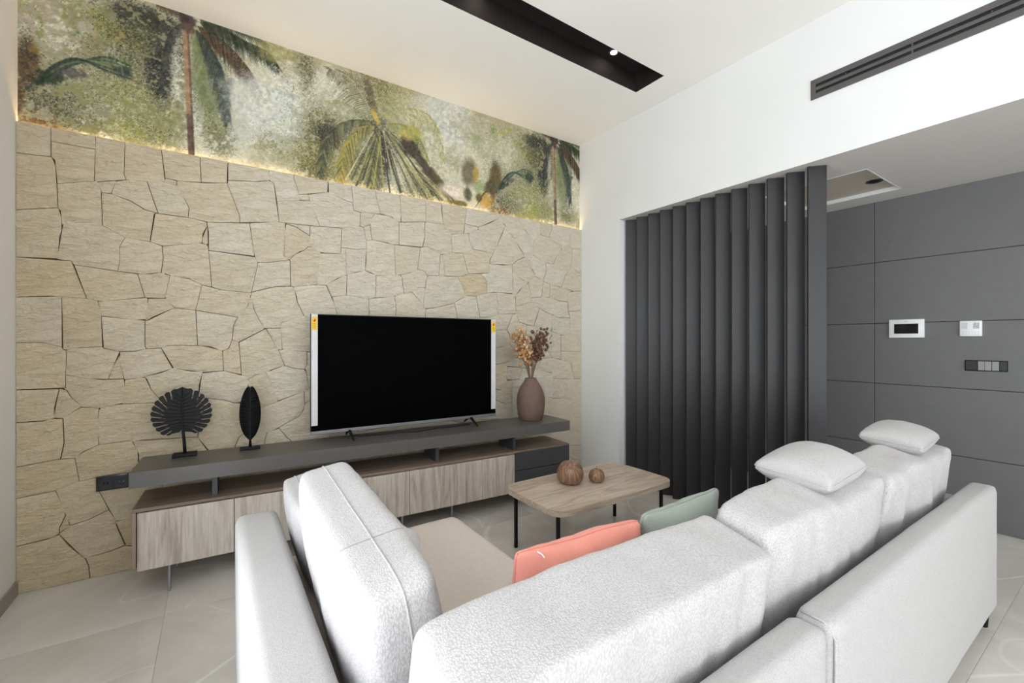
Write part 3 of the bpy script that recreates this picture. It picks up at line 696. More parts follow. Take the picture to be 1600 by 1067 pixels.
def dots(u, v, ru, rv, cols, n, shift=0.0, a=0.8, big=0.45):
    """stippled foliage: small dabs scattered round a centre"""
    n = int(n)
    c = wp(u, v)
    ex = abs(wp(u + ru, v)[0] - wp(u - ru, v)[0]) / 2
    ez = abs(wp(u, v + rv)[1] - wp(u, v - rv)[1]) / 2
    x = ((c[0] + shift + rng.randn(n) * ex * 0.55) / RES).astype(int)
    z = ((c[1] + rng.randn(n) * ez * 0.55) / RES).astype(int)
    ok = (x > 1) & (x < NX - 3) & (z > 1) & (z < NZ - 3)
    x, z = x[ok], z[ok]
    keep = N3[z, x] + 0.6 * (N2[z, x] - 0.5) > 0.44
    x, z = x[keep], z[keep]
    col = np.asarray(cols)[rng.randint(len(cols), size=len(x))] + rng.uniform(-14, 14, (len(x), 1))
    bigm = rng.rand(len(x)) < big
    sx = rng.randint(-1, 2, len(x))
    for dz, dx, m in ((0, 0, None), (1, 0, bigm), (0, 1, bigm), (1, 1, bigm), (2, 1, bigm & (sx > 0)), (-1, 1, bigm & (sx < 0))):
        zz_, xx_, cc_ = (z + dz, x + dx, col) if m is None else ((z + dz)[m], (x + dx)[m], col[m])
        img[zz_, xx_] = img[zz_, xx_] * (1 - a) + cc_ * a


DG, DB, BR = [C(62, 70, 52), C(80, 88, 60), C(52, 58, 50)], [C(66, 68, 70), C(84, 82, 78), C(58, 58, 60)], [C(86, 72, 56), C(104, 86, 64), C(70, 60, 50)]
YG, GR = [C(150, 152, 84), C(178, 172, 92), C(128, 132, 80)], [C(104, 118, 74), C(128, 140, 92), C(88, 100, 66)]
REP = float((wp(865, 232) - wp(293, 34))[0])     # the print repeats


def motif(sh):
    b = lambda *a, **k: blob(*a, shift=sh, **k)
    f = lambda *a, **k: frond(*a, shift=sh, **k)
    b(120, 120, 120, 110, C(158, 153, 112), 0.6)
    b(230, 90, 80, 80, C(142, 137, 100), 0.75)
    b(200, 190, 110, 45, C(148, 148, 100), 0.8)
    b(70, 35, 34, 34, C(196, 186, 164), 0.8)
    b(40, 10, 26, 12, C(150, 150, 80), 0.6, spot=0.5)
    b(63, 45, 5, 16, C(150, 158, 92), 0.7)
    b(135, 25, 36, 22, C(136, 140, 78), 0.8, spot=0.5)
    b(105, 68, 22, 16, C(198, 178, 150), 0.6, spot=0.6)
    b(138, 45, 14, 10, C(206, 196, 186), 0.7)
    b(112, 50, 12, 6, C(92, 118, 66), 0.8, spot=0.5)
    b(85, 54, 8, 6, C(110, 130, 84), 0.8, spot=0.5)
    b(120, 86, 6, 9, C(196, 146, 76), 0.7, spot=0.6)
    b(42, 98, 22, 40, C(112, 90, 60), 0.8, rag=0.5)
    b(52, 80, 10, 14, C(150, 124, 66), 0.6)
    b(30, 140, 12, 34, C(88, 66, 46), 0.8)
    b(190, 60, 34, 14, C(176, 158, 96), 0.6)
    b(220, 25, 44, 16, C(78, 76, 70), 0.95, spot=0.4)
    b(236, 60, 40, 44, C(88, 88, 68), 0.9, spot=0.5)
    b(255, 90, 28, 40, C(76, 76, 72), 0.9, spot=0.3)
    b(250, 124, 22, 38, C(54, 54, 58), 0.95, rag=1.0, spot=0.15)
    b(272, 85, 7, 36, C(196, 190, 176), 0.7)
    b(120, 165, 40, 30, C(110, 104, 66), 0.6, spot=0.5)
    b(70, 165, 28, 20, C(178, 172, 150), 0.7)
    b(150, 150, 60, 16, C(166, 168, 118), 0.6)
    b(205, 200, 30, 12, C(164, 166, 84), 0.55)
    b(160, 175, 26, 14, C(174, 172, 156), 0.4)
    b(60, 195, 44, 10, C(120, 88, 66), 0.6, spot=0.4)
    d = lambda *a, **k: dots(*a, shift=sh, **k)
    OL = [C(96, 96, 62), C(128, 128, 78), C(76, 78, 58), C(150, 146, 92), C(172, 168, 110)]
    DK = [C(58, 60, 52), C(74, 76, 66), C(92, 90, 70), C(50, 52, 54)]
    YL = [C(176, 172, 84), C(150, 154, 74), C(196, 190, 116), C(110, 120, 66)]
    LT = [C(214, 210, 188), C(200, 198, 176), C(222, 218, 204)]
    d(140, 110, 110, 90, OL + DK, 17000, a=0.6)
    d(150, 40, 50, 26, YL + OL, 6500)
    d(228, 62, 48, 46, OL + DK, 16000)
    d(222, 28, 42, 14, DK, 7000)
    d(262, 70, 22, 40, DK, 7000)
    d(248, 124, 17, 30, DK[:1] + DK[3:], 8000, a=0.9)
    d(200, 150, 60, 34, OL + YL, 6000)
    d(205, 196, 40, 16, YL, 4500)
    d(90, 170, 50, 26, OL + DK, 6000)
    d(90, 60, 34, 30, LT, 3000, a=0.6)
    d(45, 100, 16, 36, BR, 5000)
    d(60, 190, 40, 14, [C(120, 86, 62), C(90, 80, 60), C(160, 128, 86)], 3000)
    d(110, 30, 30, 24, LT, 2500, a=0.5)
    d(275, 110, 8, 50, LT, 2000, a=0.6)
    d(240, 200, 40, 20, OL, 3000)
    d(150, 130, 110, 80, LT, 7000, a=0.5)
    d(80, 30, 50, 30, LT, 4000, a=0.6)
    d(170, 180, 90, 30, LT, 3500, a=0.5)
    # sweeping blue-green fronds low on the left
    for k in range(5):
        pts = [(42 + 6 * k, 138 - 2 * k), (80, 118 - 3 * k), (120, 100 - 2 * k), (165, 90 + 5 * k), (205, 104 + 5 * k)]
        Q = curve(pts, 20)
        for p, q in zip(Q, Q[1:]): seg(p + C(sh, 0), q + C(sh, 0), 0.007, 0.006, [C(58, 78, 62), C(74, 96, 78), C(120, 134, 92), C(70, 74, 74), C(54, 70, 58)][k], 0.75)
    b(75, 122, 34, 10, C(52, 66, 54), 0.8, ang=0.5)
    b(110, 112, 24, 9, C(88, 88, 88), 0.7, ang=0.2)
    b(192, 112, 15, 12, C(66, 68, 72), 0.85)
    for k in range(7): seg(wp(160 + 7 * k, 92) + C(sh, 0), wp(166 + 7 * k, 124) + C(sh, 0), 0.004, 0.002, GR[k % 3], 0.8)
    # the palm
    d(325, 130, 26, 62, [C(104, 118, 78), C(132, 142, 92), C(84, 98, 70), C(168, 172, 128)], 13000)
    d(345, 215, 26, 26, OL + [C(110, 116, 96)], 4500, a=0.65)
    d(372, 190, 24, 34, LT, 3000, a=0.6)
    b(330, 130, 36, 62, C(140, 144, 110), 0.8, rag=0.6)
    b(345, 215, 26, 34, C(140, 138, 108), 0.6, spot=0.4)
    f([(300, 40), (318, 62), (336, 96), (350, 140), (358, 190)], 0.15, [C(78, 88, 72), C(66, 74, 70), C(58, 64, 66)], n=60, a=0.85)
    b(352, 150, 9, 38, C(76, 82, 80), 0.75, rag=0.5, ang=-0.25)
    f([(300, 44), (308, 70), (316, 110), (320, 160)], 0.09, [C(116, 126, 84), C(140, 146, 96)], n=50, a=0.55)
    f([(300, 40), (330, 52), (362, 80), (388, 112), (402, 140)], 0.15, BR, n=64, a=0.95, w=0.006)
    f([(300, 36), (340, 42), (380, 64), (415, 82), (436, 108)], 0.13, DG, n=64, a=0.95, w=0.006)
    f([(300, 28), (340, 34), (380, 48), (418, 70)], 0.09, DG, n=50, a=0.9)
    f([(296, 26), (272, 14), (246, 6)], 0.06, BR, n=30, a=0.8)
    f([(290, 36), (270, 50), (258, 90), (250, 140)], 0.07, DB, n=50, a=0.6)
    for k in range(24):
        y0, y1 = 42 + 8.2 * k, 42 + 8.2 * (k + 1)
        x0, x1 = 290 + 0.22 * 8.2 * k * 0.22, 290 + 0.22 * 8.2 * (k + 1) * 0.22
        col = C(172, 138, 108) if k < 17 else C(108, 86, 76)
        seg(wp(x0, y0) + C(sh, 0), wp(x1, y1) + C(sh, 0), 0.017, 0.018, col + rng.uniform(-14, 14), 0.95)
        seg(wp(x0 + 3.5, y0) + C(sh, 0), wp(x1 + 3.5, y1) + C(sh, 0), 0.006, 0.006, C(92, 74, 66), 0.6)
    b(294, 34, 15, 17, C(78, 68, 64), 0.95, rag=0.7)
    b(298, 48, 9, 10, C(104, 84, 72), 0.8)


motif(REP)
motif(0.0)
blob(400, 170, 62, 60, C(208, 208, 198), 0.9, rag=0.5)
blob(450, 165, 30, 60, C(208, 212, 206), 0.9, rag=0.6)
blob(370, 200, 24, 30, C(176, 178, 158), 0.6, spot=0.5)
blob(435, 80, 34, 22, C(164, 158, 98), 0.7, rag=0.7)
blob(470, 100, 14, 26, C(110, 108, 78), 0.7, spot=0.2)
blob(482, 120, 10, 22, C(86, 86, 66), 0.7, spot=0.1)
blob(430, 222, 26, 16, C(158, 156, 120), 0.6, spot=0.4)
blob(470, 250, 26, 18, C(136, 134, 74), 0.8, spot=0.6)
blob(570, 215, 120, 90, C(166, 164, 128), 0.6, rag=0.7)
blob(510, 130, 30, 26, C(206, 204, 188), 0.7)
blob(500, 185, 30, 20, C(150, 138, 92), 0.8, spot=0.5)
blob(505, 222, 38, 44, C(92, 92, 68), 0.95, spot=0.4)
blob(514, 214, 26, 20, C(58, 58, 62), 0.95, spot=0.2)
blob(494, 262, 30, 30, C(84, 92, 66), 0.95, spot=0.4)
blob(535, 250, 22, 30, C(186, 160, 76), 0.7, spot=0.5)
blob(570, 262, 34, 34, C(124, 128, 82), 0.7, spot=0.4)
blob(585, 205, 34, 26, C(116, 106, 92), 0.75, spot=0.4)
blob(590, 120, 36, 40, C(138, 128, 92), 0.7, spot=0.6)
blob(578, 150, 8, 34, C(104, 92, 78), 0.8, ang=0.25)
blob(600, 235, 26, 30, C(96, 92, 86), 0.7, spot=0.5)
blob(590, 270, 22, 30, C(70, 72, 70), 0.85, spot=0.4)
blob(640, 130, 44, 18, C(150, 142, 92), 0.65, spot=0.6)
blob(700, 170, 46, 66, C(202, 202, 194), 0.85, rag=0.5)
frond([(585, 185), (566, 150), (545, 122), (516, 108)], 0.19, [C(98, 96, 68), C(120, 118, 80), C(84, 80, 62)], n=40, w=0.003, rib=C(188, 184, 150))
frond([(588, 186), (560, 172), (530, 158), (512, 158)], 0.07, [C(140, 146, 104), C(160, 160, 118)], n=36, w=0.0025, rib=C(150, 160, 110))
frond([(592, 190), (600, 160), (622, 138), (655, 124)], 0.17, YG, n=46, w=0.003)
frond([(592, 190), (630, 172), (664, 178), (684, 206), (692, 250)], 0.15, [C(174, 172, 110), C(190, 186, 124), C(150, 148, 92)], n=56, w=0.003)
frond([(596, 195), (625, 195), (650, 212), (668, 250)], 0.15, YG, n=46, w=0.0035)
OLm = [C(96, 96, 62), C(128, 128, 78), C(76, 78, 58), C(150, 146, 92), C(176, 170, 104)]
DKm = [C(60, 60, 56), C(78, 74, 66), C(92, 88, 70), C(52, 52, 56)]
GDm = [C(196, 172, 90), C(176, 160, 88), C(206, 190, 120), C(120, 112, 70)]
LTm = [C(218, 216, 204), C(206, 204, 190), C(226, 224, 214)]
dots(505, 205, 30, 30, OLm + DKm, 9000)
dots(512, 215, 16, 16, DKm, 4500, a=0.9)
dots(494, 262, 24, 24, OLm + DKm, 7000)
dots(484, 235, 22, 30, GDm + OLm, 3500)
dots(535, 262, 24, 30, GDm + OLm, 6000)
dots(575, 262, 34, 32, OLm + DKm, 8000)
dots(590, 205, 26, 22, DKm + OLm, 6500)
dots(598, 240, 18, 26, DKm, 5000)
dots(588, 125, 30, 36, OLm + [C(120, 104, 80)], 7000)
dots(640, 128, 46, 20, OLm + GDm, 5000, a=0.6)
dots(650, 180, 36, 34, GDm + LTm, 3500, a=0.55)
dots(640, 228, 16, 12, DKm, 3000)
dots(655, 290, 34, 22, OLm + DKm, 4500)
dots(478, 110, 12, 34, DKm[1:] + OLm, 2200)
dots(455, 150, 26, 50, DKm[1:] + OLm, 500)
dots(440, 150, 50, 60, LTm, 9000, a=0.55)
dots(520, 140, 40, 30, LTm, 4000, a=0.5)
dots(700, 190, 34, 60, LTm, 8000, a=0.55)
dots(550, 75, 80, 20, OLm, 3000, a=0.4)
dots(430, 225, 40, 22, OLm, 2500, a=0.5)
dots(790, 200, 36, 26, OLm + LTm, 3500, a=0.5)
blob(648, 205, 17, 8, C(178, 172, 84), 0.85, rag=0.3, ang=-0.5)
blob(634, 214, 13, 11, C(200, 182, 100), 0.7, rag=0.6)
blob(586, 182, 5, 14, C(206, 180, 84), 0.9, rag=0.4, ang=0.5)
frond([(590, 192), (555, 188), (525, 200), (505, 235), (498, 275)], 0.16, [C(96, 98, 72), C(120, 118, 80), C(72, 74, 66)], n=56, w=0.004)
frond([(592, 196), (565, 200), (545, 222), (534, 256), (530, 300)], 0.17, [C(186, 168, 84), C(160, 150, 88), C(108, 104, 70)], n=56, w=0.004)
frond([(592, 198), (585, 225), (580, 260), (580, 305)], 0.18, [C(78, 80, 68), C(120, 124, 84), C(168, 164, 110)], n=60, w=0.004)
for k, (a, b) in enumerate((((596, 205), (625, 300)), ((600, 205), (650, 305)), ((604, 208), (668, 312)), ((592, 205), (600, 300)), ((586, 210), (556, 290)), ((580, 210), (540, 280)), ((608, 210), (690, 312)))):
    for d in range(4):
        seg(wp(a[0] + 3 * d, a[1]), wp(b[0] + 9 * d, b[1]), 0.003, 0.007, [C(64, 66, 58), C(208, 200, 160), C(96, 96, 74), C(176, 170, 100)][(k + d) % 4], 0.85)
blob(640, 232, 20, 14, C(78, 70, 58), 0.9, ang=-0.7, rag=0.5)
blob(664, 262, 44, 10, C(82, 76, 66), 0.92, ang=-0.85, rag=0.45)
blob(690, 290, 30, 8, C(96, 84, 58), 0.9, ang=-0.9, rag=0.3)
blob(650, 290, 24, 18, C(148, 144, 118), 0.6, spot=0.4)
for d in range(3): seg(wp(636 + 8 * d, 262), wp(700 + 6 * d, 318), 0.004, 0.003, C(190, 168, 110), 0.8)
# right of the middle palm: leaves, blossom, bird
blob(735, 200, 30, 26, C(188, 184, 160), 0.6)
blob(790, 195, 36, 24, C(182, 172, 138), 0.6)
blob(742, 216, 14, 9, C(158, 172, 120), 0.5)
blob(771, 207, 9, 14, C(112, 142, 74), 0.8, rag=0.8, spot=0.6)
blob(788, 205, 16, 7, C(176, 176, 80), 0.75, ang=0.5)
blob(790, 240, 34, 30, C(186, 186, 154), 0.5)
blob(733, 268, 15, 26, C(128, 120, 96), 1.0, rag=0.10, ang=-0.15)
blob(743, 272, 6, 18, C(186, 158, 78), 0.8, rag=0.25)
blob(748, 292, 9, 14, C(150, 170, 108), 0.7)
blob(773, 278, 11, 25, C(110, 98, 66), 1.0, rag=0.12, ang=-0.2)
blob(764, 290, 8, 16, C(92, 84, 58), 0.9, rag=0.2, ang=-0.5)
blob(757, 312, 16, 14, C(202, 164, 82), 0.85, rag=0.3)
blob(748, 308, 5, 8, C(96, 92, 70), 0.9, rag=0.2)
seg(wp(742, 323), wp(752, 308), 0.002, 0.006, C(80, 76, 60), 0.9)
seg(wp(752, 306), wp(768, 288), 0.008, 0.012, C(100, 92, 66), 0.9)
blob(706, 298, 25, 12, C(226, 214, 202), 1.0, rag=0.2, ang=-0.1)
blob(700, 294, 10, 4, C(196, 180, 140), 0.5, rag=0.4)
blob(730, 303, 8, 12, C(104, 102, 80), 0.95, rag=0.2, ang=0.25)
blob(714, 316, 20, 5, C(112, 104, 62), 0.9, rag=0.4)
blob(868, 300, 26, 40, C(150, 150, 112), 0.25, spot=0.4)
# brush texture, dots and grain of the print itself
g = (N3 - 0.5) * 30 + (N4 - 0.5) * 30 + (rng.rand(NZ, NX) - 0.5) * 20
img += g[..., None]
img = np.clip(img, 0, 255)
# half resolution for the mesh
st = 2
sub = img[:NZ // st * st, :NX // st * st].reshape(NZ // st, st, NX // st, st, 3).mean((1, 3))
mz, mx = sub.shape[:2]
vx = np.linspace(MX0, MX1, mx); vz = np.linspace(MZ0, MZ1, mz)
VX, VZ = np.meshgrid(vx, vz)
relief = (N3[::st, ::st][:mz, :mx] - 0.5) * 0.0012
co = np.stack([VX, np.full_like(VX, YB - 0.0024) + relief, VZ], -1).reshape(-1, 3).astype(np.float32)
ii = (np.arange(mz - 1)[:, None] * mx + np.arange(mx - 1)[None, :]).ravel()
quads = np.stack([ii, ii + 1, ii + mx + 1, ii + mx], 1).astype(np.int32)
me = bpy.data.meshes.new('palm_mural')
me.vertices.add(len(co)); me.vertices.foreach_set('co', co.ravel())
me.loops.add(quads.size); me.loops.foreach_set('vertex_index', quads.ravel())
me.polygons.add(len(quads)); me.polygons.foreach_set('loop_start', np.arange(0, quads.size, 4, dtype=np.int32))
me.update()
s_ = sub.reshape(-1, 3) / 255
ln = np.where(s_ <= 0.04045, s_ / 12.92, ((s_ + 0.055) / 1.055) ** 2.4)
ca = me.color_attributes.new('print', 'FLOAT_COLOR', 'POINT')
ca.data.foreach_set('color', np.hstack([ln, np.ones((len(ln), 1))]).astype(np.float32).ravel())
me.polygons.foreach_set('use_smooth', np.ones(len(quads), dtype=bool))
M = Mat('mural_print', (200, 200, 180), 0.75, spec=0.2)
at = M.n('ShaderNodeAttribute'); at.attribute_name = 'print'
v = M.coord()
gr = M.noise(v, 260, 3, 0.7)
M.color(M.mix(0.35, at.outputs['Color'], M.ramp(gr, [(0.3, (96, 96, 96)), (0.7, (164, 164, 164))]), 'OVERLAY'))
M.bump(M.noise(v, 60, 5, 0.7), 0.35, 0.004)
me.materials.append(M.m)
mur = bpy.data.objects.new('wall_mural', me); COL.objects.link(mur)
tag(mur, 'painterly tropical mural with palm trees in muted greens above the stone', 'mural')

# ------------------------------------------------------------------ ceiling slot, downlights, vent, hatch
t = empty('light_trough', (SX0, SY0, ZC), label='long black recessed trough in the white ceiling with small spotlights', cat='light trough')
L, Wd = SX1 - SX0, SY1 - SY0
obj('side_panel', bx(0, L, 0.0005, 0.004, 0.0, SD), MW['trough'], t)
obj('side_panel', bx(0, L, Wd - 0.004, Wd - 0.0005, 0.0, SD), MW['trough'], t)
obj('end_panel', bx(0.0005, 0.004, 0.004, Wd - 0.004, 0.0, SD), MW['trough'], t)
obj('end_panel', bx(L - 0.004, L - 0.0005, 0.004, Wd - 0.004, 0.0, SD), MW['trough'], t)
obj('top_panel', bx(0, L, 0, Wd, SD, SD + 0.01), MW['trough'], t)


def downlight(x, y, z, label, group=None, power=6.0, tilt=0.0, r=0.034, lit=True):
    e = empty('downlight', (x, y, z), label=label, cat='spotlight', group=group)
    bm = bmesh.new()
    prof = [(r * 0.74, -0.001), (r * 0.78, -0.004), (r * 1.12, -0.004), (r * 1.16, -0.0005), (r * 1.16, 0.0)]
    lathe(bm, prof, 28)
    obj('trim_ring', bm, MW['vent'] if lit else MW['bezel'], e, auto=0.6)
    bm = bmesh.new()
    lathe(bm, [(r * 0.72, -0.0048), (r * 0.5, -0.0056), (0.001, -0.006)], 24)
    obj('lens', bm, MW['lamp'] if lit else MW['dark'], e, smooth=True)
    if lit:
        d = bpy.data.lights.new('spot', 'SPOT'); d.energy = power; d.color = (1.0, 0.86, 0.70)
        d.spot_size = 1.15; d.spot_blend = 0.9; d.shadow_soft_size = 0.03
        s = bpy.data.objects.new('spot', d); COL.objects.link(s); s.parent = e; s.location = (0, 0, -0.02)
        s.rotation_euler = (0, 0, 0)
    return e


downlight(2.665, 2.478, ZC + SD, 'small glowing round spotlight near the right end of the black ceiling trough', r=0.036)
downlight(1.46, 2.478, ZC + SD, 'small glowing round spotlight further left in the trough, at the top edge of the photo', r=0.040)

v = empty('air_vent', (XR, 0, 3.058), label='long dark grey linear air vent high on the white right wall', cat='air vent')
y0, y1, hv = -1.1, 1.34, 0.131
bm = bmesh.new()
box(bm, -0.008, -0.0005, y0, y1, 0, 0.035); box(bm, -0.008, -0.0005, y0, y1, hv - 0.035, hv)
box(bm, -0.008, -0.0005, y1 - 0.03, y1, 0.035, hv - 0.035); box(bm, -0.008, -0.0005, y0, y0 + 0.03, 0.035, hv - 0.035)
obj('frame', bm, MW['vent'], v)
obj('slat', bx(-0.007, -0.001, y0 + 0.03, y1 - 0.03, 0.0545, 0.0765, 0.001, 1), MW['vent'], v)
obj('duct_opening', bx(-0.0012, -0.0004, y0 + 0.03, y1 - 0.03, 0.035, hv - 0.035), MW['dark'], v)
for y in (0.815, 0.02):
    obj('divider', bx(-0.0065, -0.001, y - 0.004, y + 0.004, 0.035, hv - 0.035), MW['vent'], v)
for y in (1.14, 0.5):
    bm = bmesh.new(); lathe(bm, [(0.003, 0), (0.002, 0.002)], 10)
    s = obj('screw', bm, MW['silver'], v); s.rotation_euler = (0, -PI / 2, 0); s.location = (-0.0016, y, 0.086)

h = empty('access_hatch', (HX0, HY0, ZS), label='square beige recessed hatch panel in the low entry ceiling', cat='hatch')
w_, d_ = HX1 - HX0, HY1 - HY0
beige = m_plain('hatch_beige', (196, 186, 174), 0.6)
obj('cover', bx(0.0, w_, 0.0, d_, 0.03, 0.06), beige, h)
bm = bmesh.new()
for a in ((0, 0.008, 0, d_), (w_ - 0.008, w_, 0, d_), (0.008, w_ - 0.008, 0, 0.008), (0.008, w_ - 0.008, d_ - 0.008, d_)):
    box(bm, a[0] + 0.0004, a[1] - 0.0004, a[2] + 0.0004, a[3] - 0.0004, -0.002, 0.0298)
obj('frame', bm, MW['white'], h)
downlight(4.237 + 0.03, 1.262, ZS + 0.03, 'unlit round downlight in the beige ceiling hatch of the entry', lit=False, r=0.047)

# ------------------------------------------------------------------ black slat screen
scr = empty('slat_screen', (0, 0, 0), label='floor-to-ceiling screen of black angled vertical slats in the opening to the entry', cat='room divider')
sl = None
ang = math.atan2(-0.085, 0.076)
for k in range(13):
    if sl is None:
        sl = obj('slat', bx(0, 0.114, 0, 0.022, 0.001, ZS - 0.001, 0.002, 1), MW['slat'], scr)
        o = sl
    else:
        o = sl.copy(); COL.objects.link(o); o.parent = scr
    o.location = (3.426, 1.384 + 0.13665 * k, 0)
    o.rotation_euler = (0, 0, ang)

# ------------------------------------------------------------------ controls on the panelled wall
def wall_plate(name, y0, y1, z0, z1, label, cat):
    e = empty(name, (XD, (y0 + y1) / 2, (z0 + z1) / 2), label=label, cat=cat)
    return e, (y1 - y0) / 2, (z1 - z0) / 2


e, hy, hz = wall_plate('video_intercom', 1.089, 1.315, 1.453, 1.606, 'white wall intercom with a wide black screen on grey panelling', 'intercom')
obj('housing', bx(-0.018, -0.0005, -hy, hy, -hz, hz, 0.004, 2), MW['plastic_white'], e, auto=0.5)
obj('bezel', bx(-0.0195, -0.0178, -0.078, 0.078, -0.043, 0.040, 0.0008, 1), MW['bezel'], e)
s = obj('screen', bx(-0.0202, -0.0194, -0.074, 0.074, -0.039, 0.036), MW['socket'], e)
obj('logo', bx(-0.0184, -0.0178, -0.012, 0.012, 0.057, 0.060), MW['silver'], e)
e, hy, hz = wall_plate('thermostat', 0.763, 0.883, 1.462, 1.580, 'white square thermostat with grey display and key rows, right of the intercom', 'thermostat')
obj('housing', bx(-0.016, -0.0005, -hy, hy, -hz, hz, 0.003, 2), MW['plastic_white'], e, auto=0.5)
dsp = m_plain('lcd_grey', (196, 197, 196), 0.3)
dsd = m_plain('lcd_segments', (120, 121, 122), 0.4)
obj('display', bx(-0.0172, -0.0158, 0.018, 0.050, -0.002, 0.045), dsp, e)
d2 = obj('display', bx(-0.0172, -0.0158, -0.046, -0.014, -0.002, 0.045), dsp, e)
bm = bmesh.new()
rr = random.Random(4)
for i in range(4):
    for j in range(4):
        if rr.random() < 0.6: box(bm, -0.0176, -0.0171, -0.043 + 0.008 * i, -0.038 + 0.008 * i, 0.002 + 0.011 * j, 0.008 + 0.011 * j)
obj('digits', bm, dsd, d2)
for j in range(2):
    for i in range(6):
        obj('key', bx(-0.0172, -0.0158, -0.045 + 0.0165 * i, -0.038 + 0.0165 * i, -0.046 + 0.016 * j, -0.041 + 0.016 * j), dsp, e)
e, hy, hz = wall_plate('light_switch', 0.633, 0.857, 1.198, 1.278, 'black switch plate with three grey rockers below the thermostat', 'switch')
obj('plate', bx(-0.010, -0.0005, -hy, hy, -hz, hz, 0.002, 2), MW['black'], e, auto=0.5)
rk = m_plain('rocker_grey', (140, 140, 140), 0.4, 0.2)
for a, b in ((0.006, 0.040), (-0.030, 0.004), (-0.068, -0.033)):
    obj('rocker', bx(-0.0125, -0.0098, a, b, -0.034, 0.034, 0.001, 1), rk, e)
obj('socket_insert', bx(-0.0115, -0.0098, 0.045, 0.106, -0.034, 0.034, 0.001, 1), MW['bezel'], e)
obj('socket_insert', bx(-0.0115, -0.0098, -0.106, -0.072, -0.034, 0.034, 0.001, 1), MW['bezel'], e)

# socket on the stone wall beside the console
e = empty('wall_socket', (-0.512, 3.592, 0.563), label='black double wall socket set in the stone beside the TV console', cat='socket')
obj('plate', bx(-0.079, 0.079, -0.009, 0.006, -0.044, 0.044, 0.002, 2), MW['socket'], e, auto=0.5)
obj('usb_insert', bx(-0.073, -0.004, -0.0105, -0.0088, -0.038, 0.038, 0.001, 1), MW['socket'], e)
bm = bmesh.new()
for k in range(2): box(bm, -0.046 + 0.016 * k, -0.040 + 0.016 * k, -0.0112, -0.0104, -0.008, 0.008)
obj('usb_port', bm, MW['dark'], e)
obj('outlet_insert', bx(0.004, 0.073, -0.0105, -0.0088, -0.038, 0.038, 0.001, 1), MW['socket'], e)
bm = bmesh.new(); lathe(bm, [(0.021, 0), (0.021, 0.004), (0.018, 0.004), (0.0175, 0.001), (0.001, 0.001)], 28)
s = obj('outlet_ring', bm, MW['socket'], e, auto=0.5); s.rotation_euler = (PI / 2, 0, 0); s.location = (0.038, -0.0105, 0)
for z in (-0.0095, 0.0095):
    bm = bmesh.new(); lathe(bm, [(0.0028, 0), (0.0022, 0.0042)], 10)
    s = obj('contact', bm, MW['silver'], e); s.rotation_euler = (PI / 2, 0, 0); s.location = (0.038 + z, -0.0105, 0)

# ------------------------------------------------------------------ TV console (stands a few degrees off the wall)
CRZ = math.atan2(3.028 - 3.172, 2.684 + 0.391)
con = empty('tv_console', (-0.391, 3.172, 0), CRZ, 'long low TV console with grey oak doors under a floating dark grey top', 'tv console')
CL, CD = 3.078, 0.395
for a, b in ((0, 1.5695), (1.5705, CL)):
    obj('top_slab', bx(a, b, 0, CD, 0.612, 0.70, 0.0012, 1), MW['slab'], con)
for x in (0.375, 1.13, 1.80, 2.50):
    obj('support', bx(x, x + 0.028, 0.05, 0.30, 0.4935, 0.6115, 0.001, 1), MW['drawer'], con)
# carcass
BX0, BX1, BZ0, BZ1 = 0.012, 3.072, 0.148, 0.493
obj('carcass_top', bx(BX0, BX1, 0.004, 0.385, BZ1 - 0.018, BZ1, 0.001, 1), MW['shelf_wood'], con)
obj('carcass_bottom', bx(BX0, BX1, 0.02, 0.385, BZ0, BZ0 + 0.018, 0.001, 1), MW['edge'], con)
obj('side_panel', bx(BX0, BX0 + 0.018, 0.004, 0.385, BZ0 + 0.0185, BZ1 - 0.0185, 0.001, 1), MW['edge'], con)
obj('side_panel', bx(BX1 - 0.018, BX1, 0.004, 0.385, BZ0 + 0.0185, BZ1 - 0.0185, 0.001, 1), MW['edge'], con)
obj('back_panel', bx(BX0 + 0.02, BX1 - 0.02, 0.372, 0.384, BZ0 + 0.019, BZ1 - 0.019), MW['edge'], con)
for x in (0.98, 1.58, 2.487):
    obj('partition', bx(x - 0.008, x + 0.008, 0.026, 0.37, BZ0 + 0.019, BZ1 - 0.019), MW['edge'], con)
cuts = [0.034, 0.489, 1.03, 1.578, 2.034, 2.487]
for a, b in zip(cuts, cuts[1:]):
    obj('door', bx(a + 0.0018, b - 0.0018, -0.002, 0.018, BZ0 + 0.001, BZ1 - 0.024, 0.0012, 1), MW['door_wood'], con)
for a, b in ((BZ0 + 0.001, 0.325), (0.331, BZ1 - 0.012)):
    obj('drawer', bx(2.4895, BX1 - 0.003, -0.002, 0.018, a, b, 0.0012, 1), MW['drawer'], con)
for x in (0.17, 1.52, 1.912, 2.85):
    bm = bmesh.new()
    box(bm, x, x + 0.012, 0.006, 0.036, 0.0005, BZ0 - 0.0003, 0.001, 1)
    obj('leg', bm, MW['silver'], con)
    obj('leg', bx(x, x + 0.012, 0.33, 0.36, 0.0005, BZ0 - 0.0003, 0.001, 1), MW['silver'], con)


def on_con(x, y, z=0.70):
    """console frame -> world"""
    c, s = math.cos(CRZ), math.sin(CRZ)
    return Vector((-0.391 + x * c - y * s, 3.172 + x * s + y * c, z))


